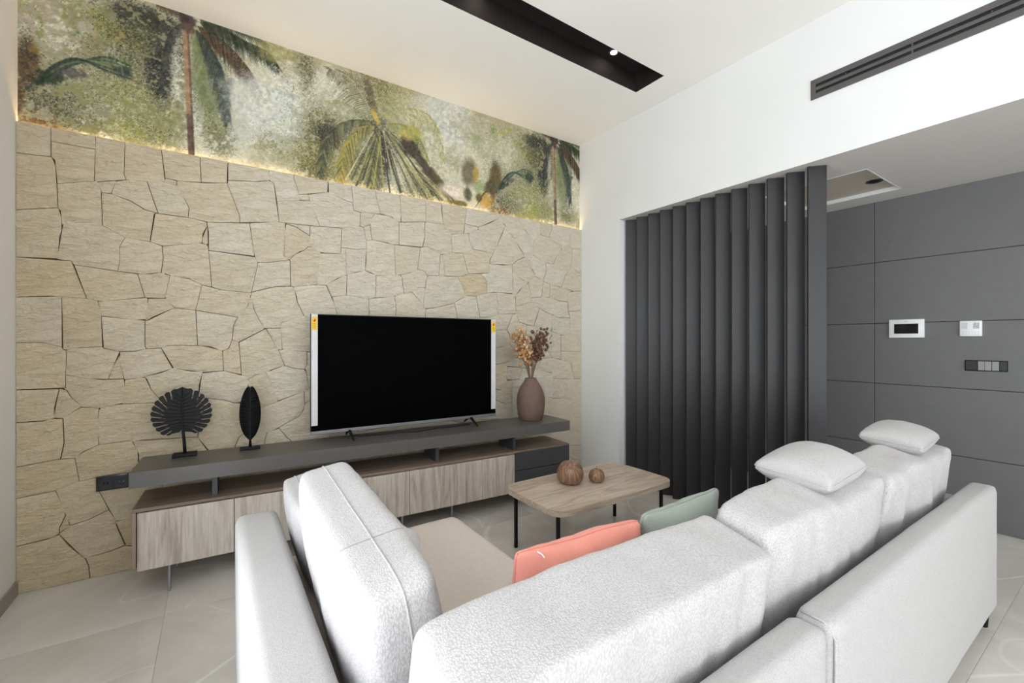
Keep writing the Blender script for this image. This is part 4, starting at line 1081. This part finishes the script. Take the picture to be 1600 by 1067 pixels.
# ------------------------------------------------------------------ television
tv = empty('television', (1.324, 3.385, 0.70), math.radians(-1.4), 'large black flat television with white protective edge strips on the console', 'television')
TW, Z0, Z1 = 1.522, 0.066, 0.918
obj('screen', bx(-TW / 2 + 0.006, TW / 2 - 0.006, -0.0215, -0.019, Z0 + 0.016, Z1 - 0.006), MW['screen'], tv)
obj('frame', bx(-TW / 2, TW / 2, -0.02, 0.006, Z0 + 0.001, Z1, 0.002, 2), MW['bezel'], tv, auto=0.5)
obj('bottom_trim', bx(-TW / 2, TW / 2, -0.026, 0.0, Z0 - 0.008, Z0 + 0.0145, 0.002, 1), MW['silver'], tv, auto=0.5)
obj('back_housing', bx(-TW / 2 + 0.12, TW / 2 - 0.12, 0.0062, 0.05, Z0 + 0.03, Z1 - 0.25, 0.01, 2), MW['bezel'], tv, auto=0.5)
for a, b, lbl in ((-TW / 2 + 0.004, -TW / 2 + 0.046, 0), (TW / 2 - 0.048, TW / 2 - 0.004, 1)):
    st_ = obj('protective_strip', bx(a, b, -0.026, -0.0218, Z0 + 0.055, Z1 - 0.001, 0.001, 1), MW['strip'], tv)
    lb = obj('yellow_label', bx(a + 0.003, b - 0.003, -0.0266, -0.0258, Z1 - 0.115, Z1 - 0.022), MW['yellow'], st_)
for a, b, lbl in ((-TW / 2 + 0.004, -TW / 2 + 0.046, 0), (TW / 2 - 0.048, TW / 2 - 0.004, 1)):
    # crossed-out mark and small print of the label
    m = (a + b) / 2
    bm = bmesh.new()
    lathe(bm, [(0.013, 0), (0.013, 0.0006)], 24)
    for vv in bm.verts: vv.co = Vector((vv.co.x + m, -0.0267 - vv.co.z * 0.5, vv.co.y + Z1 - 0.045))
    bmesh.ops.recalc_face_normals(bm, faces=bm.faces[:])
    obj('label_emblem', bm, m_plain('label_orange', (240, 150, 30), 0.5), tv)
    bm = bmesh.new()
    prism(bm, [(m - 0.007, Z1 - 0.053), (m + 0.001, Z1 - 0.056), (m + 0.008, Z1 - 0.038), (m + 0.003, Z1 - 0.036), (m + 0.001, Z1 - 0.044), (m - 0.005, Z1 - 0.046)], 'y', -0.0276, -0.0271)
    obj('label_emblem', bm, MW['dark'], tv)
    bm = bmesh.new()
    for r_ in range(4):
        box(bm, m - 0.012, m + (0.012 if r_ % 2 else 0.006), -0.0269, -0.0266, Z1 - 0.072 - 0.010 * r_, Z1 - 0.069 - 0.010 * r_)
    obj('label_print', bm, m_plain('label_print_brown', (150, 120, 20), 0.5), tv)
for sx in (-0.50, 0.51):
    bm = bmesh.new()
    for sy in (-1, 1):
        tube(bm, [(sx, 0.0, Z0 - 0.006), (sx + 0.004, sy * 0.03, Z0 - 0.008), (sx + 0.012, sy * 0.125, 0.007)], [0.012, 0.012, 0.006], 8)
    obj('foot', bm, MW['black'], tv, auto=0.6)
cb = bmesh.new()
pp = []
for k in range(40):
    f = k / 39
    p = on_con(1.20 + f * 1.0, 0.262 + 0.018 * math.sin(f * 9) + 0.01 * math.sin(f * 21), 0.7045 + (0.02 * max(0, 1 - abs(f - 0.02) * 14)))
    pp.append(p)
tube(cb, pp, 0.0032, 6)
cbl = obj('power_cable', cb, MW['black'], smooth=True)
tag(cbl, 'thin black cable lying on the console top under the television', 'cable')

# ------------------------------------------------------------------ leaf sculptures
def leaf_plate(bm, outline, y0, y1):
    prism(bm, outline, 'y', y0, y1)
    return bm


mon = empty('monstera_sculpture', tuple(on_con(0.222, 0.29)), CRZ, 'black monstera leaf sculpture on a small base, left end of the console', 'sculpture')
obj('base', bx(-0.062, 0.062, -0.036, 0.036, 0.0, 0.020, 0.002, 2), MW['black'], mon, auto=0.5)
bm = bmesh.new(); tube(bm, [(0, 0, 0.018), (-0.004, 0, 0.09), (-0.010, -0.002, 0.16), (-0.014, -0.004, 0.30), (-0.014, -0.006, 0.43)], [0.010, 0.009, 0.008, 0.006, 0.004], 10)
obj('stem', bm, MW['black'], mon, smooth=True)
cxm, czm = -0.014, 0.26


def mon_r(th):
    """leaf radius: th measured from straight up, + to the right"""
    a = abs(th)
    r = 0.162 * (1.0 + 0.05 * math.cos(a * 1.0) - 0.03 * math.sin(a))
    if a < 0.35: r *= 1.0 + 0.03 * (1 - a / 0.35)
    if a > 2.5: r *= 1 - 0.55 * ((a - 2.5) / 0.64) ** 1.2
    return r


out = []
nsl = 11
for side in (1, -1):
    pts = []
    a0, a1 = 0.16, 2.78
    for k in range(nsl):
        ta, tb = a0 + (a1 - a0) * k / nsl, a0 + (a1 - a0) * (k + 0.82) / nsl
        ti = a0 + (a1 - a0) * (k + 0.90) / nsl
        for q in range(5):
            th = ta + (tb - ta) * q / 4
            rr_ = mon_r(th) * (1.0 - 0.02 * abs(q - 2))
            pts.append((side * rr_ * math.sin(th), rr_ * math.cos(th)))
        if k < nsl - 1:
            # slit into the blade, slightly swept towards the stem
            dpt = 0.55 + 0.05 * math.sin(k * 2.3) + (0.14 if k in (0, 1) else 0) + (0.06 if k > 7 else 0)
            th = ti - 0.02
            for dd, w in ((dpt + 0.03, -0.03), (dpt, 0.0), (dpt + 0.03, 0.03)):
                rr_ = mon_r(th) * dd
                tt = th + w + 0.30 * (1 - dd)
                pts.append((side * rr_ * math.sin(tt), rr_ * math.cos(tt) - 0.006))
    pts.append((side * 0.012, -0.105))
    out.append(pts)
outline = [(0.0, 0.176)] + out[0] + [(0, -0.09)] + out[1][::-1]
outline = [(x + cxm, z + czm) for x, z in outline]
bm = bmesh.new()
leaf_plate(bm, outline, -0.006, 0.002)
obj('leaf_blade', bm, MW['black'], mon)
bm = bmesh.new()
for side in (1, -1):
    for k in range(nsl):
        th = 0.16 + 2.62 * (k + 0.40) / nsl
        r_ = mon_r(th) * 0.86
        zb = czm + 0.10 - 0.2 * k / nsl
        tube(bm, [(cxm, -0.007, zb), (cxm + side * r_ * 0.55 * math.sin(th), -0.0075, (zb + czm + r_ * math.cos(th)) / 2 + 0.004), (cxm + side * r_ * math.sin(th), -0.0065, czm + r_ * math.cos(th))], [0.0025, 0.002, 0.001], 5)
obj('leaf_veins', bm, MW['black'], mon, smooth=True)

fe = empty('feather_sculpture', tuple(on_con(0.575, 0.275)), CRZ, 'slim black feather-shaped sculpture on a small base, left of the television', 'sculpture')
obj('base', bx(-0.058, 0.058, -0.026, 0.026, 0.0, 0.018, 0.002, 2), MW['black'], fe, auto=0.5)
bm = bmesh.new(); tube(bm, [(0, 0, 0.016), (0.0, 0, 0.08), (0.0, -0.006, 0.25), (0.0, -0.006, 0.41)], [0.010, 0.006, 0.0045, 0.002], 10)
obj('stem', bm, MW['black'], fe, smooth=True)


def fe_w(z):
    f = (z - 0.055) / 0.365
    return 0.062 * max(0.0, math.sin(PI * min(1, max(0, f)) ** 0.92)) ** 0.55


for side in (-1, 1):
    bm = bmesh.new()
    nz = 46
    prev = None
    for k in range(nz + 1):
        z = 0.056 + 0.363 * k / nz
        w = fe_w(z) * (1 + 0.035 * (k % 2))
        y_in, y_out = -0.004, 0.010 + 0.002 * (k % 2)
        row = [bm.verts.new((side * 0.001, y_in, z)), bm.verts.new((side * w * 0.5, y_in + 0.004 * (k % 2), z + 0.004)), bm.verts.new((side * max(w, 0.001), y_out, z + 0.010 if k < nz else z))]
        if prev:
            for i in range(2): bm.faces.new((prev[i], prev[i + 1], row[i + 1], row[i]))
        prev = row
    bmesh.ops.solidify(bm, geom=bm.faces[:], thickness=0.003)
    bmesh.ops.recalc_face_normals(bm, faces=bm.faces[:])
    obj('feather_vane', bm, MW['black'], fe)

# ------------------------------------------------------------------ vase and dried flowers
vp = on_con(2.808, 0.238)
vase = obj('vase', lathe(bmesh.new(), [(0.100, 0.0), (0.108, 0.006), (0.122, 0.06), (0.130, 0.13), (0.132, 0.19), (0.121, 0.25), (0.099, 0.30), (0.074, 0.34), (0.059, 0.362), (0.053, 0.375), (0.053, 0.383), (0.045, 0.384), (0.044, 0.36), (0.06, 0.33), (0.10, 0.25), (0.108, 0.10), (0.085, 0.02)], 44), MW['terracotta'], smooth=True)
vase.location = vp
for vv in vase.data.vertices:
    s = 1 + 0.02 * (noise.noise(Vector(vv.co) * 9) )
    vv.co.x *= s; vv.co.y *= s
tag(vase, 'brown clay bottle vase at the right end of the console', 'vase')
POD = [m_plain('pod_gold', (186, 144, 100), 0.45, var=20), m_plain('pod_brown', (112, 80, 62), 0.5, var=18), m_plain('pod_pale', (206, 170, 130), 0.4, var=16)]
STM = m_plain('dry_stem', (120, 98, 70), 0.7)
rf = random.Random(21)
bq = empty('dried_bouquet', (vp.x, vp.y, vp.z), label='bunch of dried stems with round golden and brown seed pods in the brown vase', cat='dried flowers')
for k in range(17):
    a = (0.0 if k % 2 else PI) + rf.uniform(-1.1, 1.1)
    rad = 0.25 + 0.75 * rf.random()
    bend = Vector((math.cos(a) * 0.25 * rad, math.sin(a) * 0.09 * rad, 0))
    top = rf.uniform(0.70, 0.84)
    pts = []
    for q in range(9):
        f = q / 8
        pts.append(Vector((0, 0, 0.05)) * (1 - f) + Vector((0, 0, top)) * f + bend * (0.12 * f + 0.88 * f ** 3.0) - bend * 0.12 * (1 - f))
    bm = bmesh.new(); tube(bm, pts, [0.0032] * 6 + [0.0028, 0.002, 0.0012], 6)
    e = obj('flower_stem', bm, STM, bq, smooth=True)
    bp, bl = bmesh.new(), bmesh.new()
    bt = bmesh.new()
    for q in range(rf.randint(20, 26)):
        f = rf.uniform(0.66, 1.0)
        i = min(7, int(f * 8)); base = pts[i].lerp(pts[i + 1], f * 8 - i)
        dv = Vector((rf.uniform(-1, 1), rf.uniform(-0.7, 0.7), rf.uniform(-0.05, 1.0))).normalized() * rf.uniform(0.02, 0.07)
        tip = base + dv
        tube(bt, [base, base + dv * 0.6 + Vector((0, 0, 0.003)), tip], 0.0009, 4)
        r_ = rf.uniform(0.009, 0.0165)
        if q % 4 != 3:
            m_ = Matrix.Translation(tip) @ Matrix.Rotation(rf.uniform(0, 6), 4, 'X') @ Matrix.Diagonal((r_, r_, r_ * 1.15, 1))
            bmesh.ops.create_icosphere(bp, subdivisions=2, radius=1.0, matrix=m_)
        else:
            L_ = rf.uniform(0.014, 0.026)
            m_ = Matrix.Translation(tip) @ dv.to_track_quat('Z', 'Y').to_matrix().to_4x4() @ Matrix.Diagonal((0.0045, 0.003, L_, 1))
            bmesh.ops.create_icosphere(bl, subdivisions=1, radius=1.0, matrix=m_)
    o = obj('twigs', bt, STM, e); o['kind'] = 'stuff'
    right = bend.x > 0.0
    o = obj('seed_pods', bp, POD[1] if (right and k % 4) else POD[(k // 2 % 2) * 2], e, smooth=True); o['kind'] = 'stuff'
    if len(bl.verts):
        o = obj('dry_leaves', bl, POD[1] if k % 2 else POD[0], e, smooth=True); o['kind'] = 'stuff'
    else: bl.free()

# ------------------------------------------------------------------ coffee table
ct = empty('coffee_table', (2.21, 2.275, 0), 0, 'oak coffee table with rounded corners on slim black legs', 'coffee table')


def rounded(hx, hy, r, bow=0.0, n=10):
    pts = []
    for sx, sy, a0 in ((1, 1, 0), (-1, 1, PI / 2), (-1, -1, PI), (1, -1, 3 * PI / 2)):
        for k in range(n + 1):
            a = a0 + PI / 2 * k / n
            pts.append((sx * (hx - r) + r * math.cos(a), sy * (hy - r) + r * math.sin(a)))
    return pts


def bowed(pts, hx, hy, bx_, by_):
    return [(x * (1 + bx_ * (1 - (y / hy) ** 2)), y * (1 + by_ * (1 - (x / hx) ** 2))) for x, y in pts]


def dense(pts, n=4):
    o = []
    for i in range(len(pts)):
        p, q = pts[i], pts[(i + 1) % len(pts)]
        L_ = math.hypot(q[0] - p[0], q[1] - p[1]); m_ = max(1, int(L_ / 0.03))
        for k in range(m_): o.append((p[0] + (q[0] - p[0]) * k / m_, p[1] + (q[1] - p[1]) * k / m_))
    return o


hx, hy = 0.548, 0.295
P = bowed(dense(rounded(hx, hy, 0.085)), hx, hy, 0.02, 0.05)
bm = bmesh.new(); prism(bm, P, 'z', 0.379, 0.42)
es = [e_ for e_ in bm.edges if abs(e_.verts[0].co.z - e_.verts[1].co.z) < 1e-5]
bmesh.ops.bevel(bm, geom=es, offset=0.002, segments=1, affect='EDGES')
obj('tabletop', bm, MW['table_wood'], ct, auto=0.6)
for sx in (-1, 1):
    for sy in (-1, 1):
        x, y = sx * 0.488, sy * 0.225
        obj('leg', bx(x - 0.010, x + 0.010, y - 0.010, y + 0.010, 0.0005, 0.3785, 0.0015, 1), MW['black'], ct)
        prism_pts = [(x, y), (x - sx * 0.13, y), (x, y - sy * 0.12)]
        bm = bmesh.new(); prism(bm, prism_pts, 'z', 0.370, 0.3786)
        obj('corner_bracket', bm, MW['black'], ct)


def apple(name, x, y, R, label):
    e = empty(name, (x, y, 0.42), rf.uniform(0, 1), label, 'decoration')
    prof = []
    for k in range(25):
        a = PI * k / 24
        r_ = R * math.sin(a) ** 0.82 * (1.0 + 0.10 * math.cos(a)) if 0 < k < 24 else 0.004
        z = R * 0.93 * (1 - math.cos(a)) / 2 * 2
        z = R * 0.92 - R * 0.92 * math.cos(a)
        if k >= 19: z -= R * 0.17 * ((k - 19) / 5) ** 1.5; 
        if k <= 4: z = R * 0.92 - R * 0.92 * math.cos(PI * 4 / 24) + 0.0 * k
        prof.append((max(0.004, r_), z))
    z0 = prof[4][1]
    prof = [(r_, z - z0) for r_, z in prof]
    prof[-1] = (0.004, prof[-1][1])
    obj('body', lathe(bmesh.new(), prof, 40), MW['apple_wood'], e, smooth=True)
    zt = prof[-1][1]
    bm = bmesh.new(); tube(bm, [(0, 0, zt - 0.004), (0.002, 0, zt + R * 0.18), (0.008, 0, zt + R * 0.36)], [R * 0.045, R * 0.04, R * 0.08], 8)
    obj('stem', bm, MW['edge'], e, smooth=True)
    return e


apple('wooden_apple', 2.085, 2.35, 0.094, 'larger turned wooden apple on the coffee table')
apple('wooden_apple', 2.26, 2.265, 0.056, 'smaller turned wooden apple on the coffee table, right of the larger one')

# ------------------------------------------------------------------ corner sofa
sofa = empty('corner_sofa', (0.07, 0.463, 0), 0, 'large off-white fabric corner sofa seen from behind, chaise on the left', 'sofa')
FZ = 0.70


def sbox(name, x0, x1, y0, y1, z0, z1, mat, bev=0.025, seg=4, sub=0, warp=0.0):
    bm = bmesh.new()
    box(bm, x0 - 0.07, x1 - 0.07, y0 - 0.463, y1 - 0.463, z0, z1, bev, seg)
    return obj(name, bm, mat, sofa, auto=0.9)


def padded(name, x0, x1, y0, y1, z0, z1, mat, r=0.03, n=26, bulge=0.006, seed=0):
    """upholstered block: rounded box with slight softness"""
    bm = bmesh.new()
    bmesh.ops.create_cube(bm, size=2.0)
    bmesh.ops.subdivide_edges(bm, edges=bm.edges[:], cuts=n, use_grid_fill=True)
    hx_, hy_, hz_ = (x1 - x0) / 2, (y1 - y0) / 2, (z1 - z0) / 2
    c = Vector(((x0 + x1) / 2 - 0.07, (y0 + y1) / 2 - 0.463, (z0 + z1) / 2))
    for v_ in bm.verts:
        a, b, g = v_.co
        p = Vector((a * hx_, b * hy_, g * hz_))
        # rounded box: clamp to the inner box, push out by r
        q = Vector((max(-hx_ + r, min(hx_ - r, p.x)), max(-hy_ + r, min(hy_ - r, p.y)), max(-hz_ + r, min(hz_ - r, p.z))))
        d = p - q
        if d.length > 1e-6: p = q + d.normalized() * r
        w = (1 - a * a) * (1 - g * g) * (abs(b) > 0.99) + (1 - b * b) * (1 - g * g) * (abs(a) > 0.99) + (1 - a * a) * (1 - b * b) * (abs(g) > 0.99)
        nn_ = Vector((a if abs(a) > 0.99 else 0, b if abs(b) > 0.99 else 0, g if abs(g) > 0.99 else 0))
        p += nn_ * bulge * w
        wv = Vector((p.x + c.x, p.y + c.y, p.z + c.z))
        p += nn_ * 0.002 * noise.noise(wv * 5 + Vector((seed, 0, 0)))
        v_.co = c + p
    return obj(name, bm, mat, sofa, smooth=True)


padded('backrest', 1.300, 3.266, 0.463, 0.567, 0.09, FZ, MW['fabric_frame'], 0.030, 40, 0.006, 1)
padded('backrest', 0.07, 1.293, 0.470, 0.567, 0.09, FZ - 0.004, MW['fabric_frame'], 0.030, 34, 0.005, 2)
padded('armrest', 0.07, 0.225, 0.572, 2.17, 0.09, FZ, MW['fabric_frame'], 0.034, 40, 0.006, 3)
padded('armrest', 3.13, 3.266, 0.572, 1.50, 0.09, 0.61, MW['fabric_frame'], 0.030, 20, 0.004, 4)
padded('seat_base', 0.23, 1.115, 0.572, 2.20, 0.09, 0.30, MW['fabric_frame'], 0.02, 20, 0.0, 5)
padded('seat_base', 1.12, 3.125, 0.572, 1.44, 0.09, 0.30, MW['fabric_frame'], 0.02, 20, 0.0, 6)
padded('seat_cushion', 0.23, 1.115, 0.572, 2.22, 0.302, 0.458, MW['seat'], 0.035, 30, 0.004, 7)
padded('seat_cushion', 1.12, 2.12, 0.572, 1.46, 0.302, 0.455, MW['seat'], 0.035, 24, 0.006, 8)
padded('seat_cushion', 2.125, 3.125, 0.572, 1.46, 0.302, 0.455, MW['seat'], 0.035, 24, 0.006, 9)
for x, y in ((3.18, 0.50), (1.40, 0.50), (0.16, 0.52), (0.16, 2.08), (1.02, 2.10), (3.05, 1.36), (1.6, 1.36)):
    bm = bmesh.new(); lathe(bm, [(0.012, 0.0005), (0.014, 0.003), (0.020, 0.0895)], 14, x - 0.07, y - 0.463)
    obj('foot', bm, MW['black'], sofa, auto=0.6)
obj('care_tag', bx(3.2662 - 0.07, 3.275 - 0.07, 0.52 - 0.463, 0.555 - 0.463, 0.335, 0.385), MW['plastic_white'], sofa)


def welt(pts, r=0.0035):
    return tube(bmesh.new(), pts, r, 6)


o = obj('piping', welt([(1.31 - 0.07, 0.0035, 0.115), (1.31 - 0.07, 0.0035, 0.66), (1.31 - 0.07, 0.03, 0.694), (1.31 - 0.07, 0.085, 0.6955)], 0.004), MW['fabric_frame'], sofa, smooth=True)


# ------------------------------------------------------------------ cushions
def cushion(name, W, H, T, mat, label, cat, loc, rot, group=None, edge=0.45, p=7.0, pinch=0.035, wr=0.006, n=30, seed=0.0, taper=0.0, pipe=True, plump=0.3, crease=None, pipe_mat=None, crown=0.0, dart=None, dent=None):
    """soft block: local x = width, y = thickness, z = height, origin at the base centre"""
    bm = bmesh.new()
    bmesh.ops.create_cube(bm, size=2.0)
    bmesh.ops.subdivide_edges(bm, edges=bm.edges[:], cuts=n, use_grid_fill=True)

    def shape(a, c, b):
        m = max(abs(a), abs(b), abs(c)); q = (abs(a) ** p + abs(b) ** p + abs(c) ** p) ** (1 / p)
        s = m / q if q > 0 else 1
        a, b, c = a * s, b * s, c * s
        t = (max(0.0, 1 - a ** 2) * max(0.0, 1 - b ** 2)) ** plump
        th = edge + (1 - edge) * t
        x = a * W / 2 * (1 - pinch * (1 - b * b))
        z = b * H / 2 * (1 - pinch * 1.3 * (1 - a * a))
        if taper: z = z + (b + 1) * 0.5 * taper * a * H
        y = c * T / 2 * th
        q_ = Vector((x * 3.0 + seed, z * 3.0, seed * 0.7 + (2.0 if c > 0 else 0.0)))
        wv = noise.noise(q_ * 1.4) * 0.55 + noise.noise(Vector((q_.x * 4.5, q_.y * 1.6, q_.z))) * 0.45 + noise.noise(Vector((q_.x * 9 + q_.y * 3, q_.y * 2.2, q_.z))) * 0.22
        fade = max(0.0, 1 - abs(b) ** 6)
        y += (1 if c > 0 else -1) * wr * wv * min(1, abs(c) * 1.4) * (0.4 + 0.6 * fade) * 2
        if b > 0: z += crown * (1 - a * a) * b
        if dent and b > 0.2: z -= dent[2] * math.exp(-((a - dent[0]) / dent[1]) ** 4) * min(1, (b - 0.2) * 2) * (0.75 - 0.25 * c)
        z += wr * 0.9 * noise.noise(Vector((x * 7 + seed, y * 5, 3))) * abs(b) ** 3
        if crease:
            for (ca, cb, sgn, rad, dep) in crease:
                if c * sgn > 0.0:
                    d = math.hypot((a - ca) / rad, (b - cb) / rad)
                    y += sgn * dep * math.exp(-d * d)
        return Vector((x, y, z + H / 2))
    for v_ in bm.verts:
        v_.co = shape(*v_.co)
    o = obj(name, bm, mat, None, smooth=True)
    if pipe:
        path = []
        N = 26
        for k in range(N): path.append((-1 + 2 * k / N, 1))
        for k in range(N): path.append((1, 1 - 2 * k / N))
        for k in range(N): path.append((1 - 2 * k / N, -1))
        for k in range(N): path.append((-1, -1 + 2 * k / N))
        path.append(path[0])
        P_ = [shape(a, 0.0, b) for a, b in path]
        cc = Vector((0, 0, H / 2))
        P_ = [q + (q - cc).normalized() * 0.001 for q in P_]
        obj('piping', tube(bmesh.new(), P_, 0.0028, 6, cap=False), pipe_mat or mat, o, smooth=True)
    if dart:
        # stitched fold across the top edge
        P_ = [shape(dart, -0.95, 0.55 + 0.45 * k / 6) for k in range(6)] + [shape(dart, -0.95 + 1.9 * k / 18, 1.0) for k in range(19)]
        cc = Vector((P_[12].x, 0, H * 0.4))
        P_ = [q + (q - cc).normalized() * 0.0008 for q in P_]
        obj('seam', tube(bmesh.new(), P_, 0.0013, 5), m_plain('seam_shadow_thread', (150, 148, 147), 0.9), o, smooth=True)
    o.location = loc
    o.rotation_euler = rot
    return tag(o, label, cat, group)


FB = MW['fabric']
R90 = PI / 2
cushion('back_cushion', 0.80, 0.475, 0.23, FB, 'big off-white back cushion leaning on the left arm, with a seam along its top edge', 'cushion',
        (0.394, 1.285, 0.482), (math.radians(-9), 0, R90), edge=0.46, seed=1.3, taper=0.09, pinch=0.0, p=12, n=44, plump=0.22, crease=[(-0.45, 0.80, -1, 0.10, 0.020)], dart=-0.46)
cushion('back_cushion', 0.44, 0.375, 0.15, FB, 'off-white cushion at the far end of the left arm, half hidden by the big one', 'cushion',
        (0.366, 1.925, 0.470), (math.radians(-12), 0, R90), edge=0.50, seed=4.4, pinch=0.0, p=11, n=28)
cushion('back_cushion', 0.93, 0.414, 0.230, FB, 'large off-white back cushion nearest the camera, in the sofa corner', 'cushion',
        (0.760, 0.742, 0.486), (math.radians(11), 0, 0), edge=0.88, seed=7.7, pinch=-0.012, p=20, n=48, wr=0.010, pipe=False, crown=0.006)
cushion('back_cushion', 0.88, 0.436, 0.235, FB, 'off-white back cushion in the middle of the long sofa back', 'cushion',
        (1.685, 0.752, 0.493), (math.radians(11), 0, 0), edge=0.66, seed=11.1, pinch=-0.022, p=14, n=48, wr=0.012, pipe=False, crown=0.006, dent=(0.34, 0.42, 0.022))
cushion('back_cushion', 0.90, 0.430, 0.235, FB, 'off-white back cushion at the far right end of the sofa', 'cushion',
        (2.60, 0.750, 0.490), (math.radians(11), 0, 0), edge=0.66, seed=15.2, pinch=-0.022, p=14, n=48, wr=0.012, pipe=False, crown=0.006, dent=(0.40, 0.42, 0.022))
hp = cushion('head_pillow', 0.24, 0.405, 0.150, MW['fabric_frame'], 'small off-white headrest pillow lying on the middle back cushion', 'pillow',
        (0, 0, 0), (0, 0, 0), edge=0.05, seed=2.2, pinch=0.015, p=22, wr=0.005, n=30, plump=0.38)
hp2 = cushion('head_pillow', 0.235, 0.40, 0.140, MW['fabric_frame'], 'small off-white headrest pillow lying on the far right back cushion', 'pillow',
        (0, 0, 0), (0, 0, 0), edge=0.05, seed=6.2, pinch=0.015, p=22, wr=0.005, n=30, plump=0.38)
for o_, (x, y, z), rz in ((hp, (1.845, 0.735, 0.958), 4), (hp2, (2.81, 0.730, 0.952), 4)):
    Rm = Matrix.Rotation(math.radians(rz), 4, 'Z') @ Matrix.Rotation(math.radians(6), 4, 'X') @ Matrix.Rotation(R90, 4, 'Z') @ Matrix.Rotation(R90, 4, 'X')
    # local z (0.53 long) -> world x ; local x (0.29) -> world y ; thickness -> world z
    Rm = Matrix.Rotation(math.radians(rz), 4, 'Z') @ Matrix.Rotation(math.radians(6), 4, 'X') @ Matrix(((0, 0, 1, 0), (1, 0, 0, 0), (0, 1, 0, 0), (0, 0, 0, 1)))
    off = Rm @ Vector((0, 0, -0.2025))
    o_.matrix_world = Matrix.Translation(Vector((x, y, z)) + off) @ Rm
cor = cushion('throw_cushion', 0.44, 0.40, 0.15, MW['coral'], 'coral velvet throw cushion leaning behind the corner back cushion', 'cushion',
        (0.866, 0.980, 0.484), (math.radians(9), 0, math.radians(-4)), edge=0.05, seed=3.1, pinch=0.03, p=24, wr=0.012, n=36, plump=0.42)
zp = bmesh.new(); tube(zp, [(-0.160, -0.010, 0.392), (-0.153, -0.022, 0.390), (-0.149, -0.030, 0.384)], 0.0018, 6)
obj('zipper_pull', zp, MW['plastic_white'], cor)
cushion('throw_cushion', 0.44, 0.40, 0.15, MW['sage'], 'sage green velvet throw cushion to the right of the coral one', 'cushion',
        (1.325, 0.980, 0.484), (math.radians(9), 0, math.radians(2)), edge=0.05, seed=8.1, pinch=0.03, p=24, wr=0.012, n=36, plump=0.42)
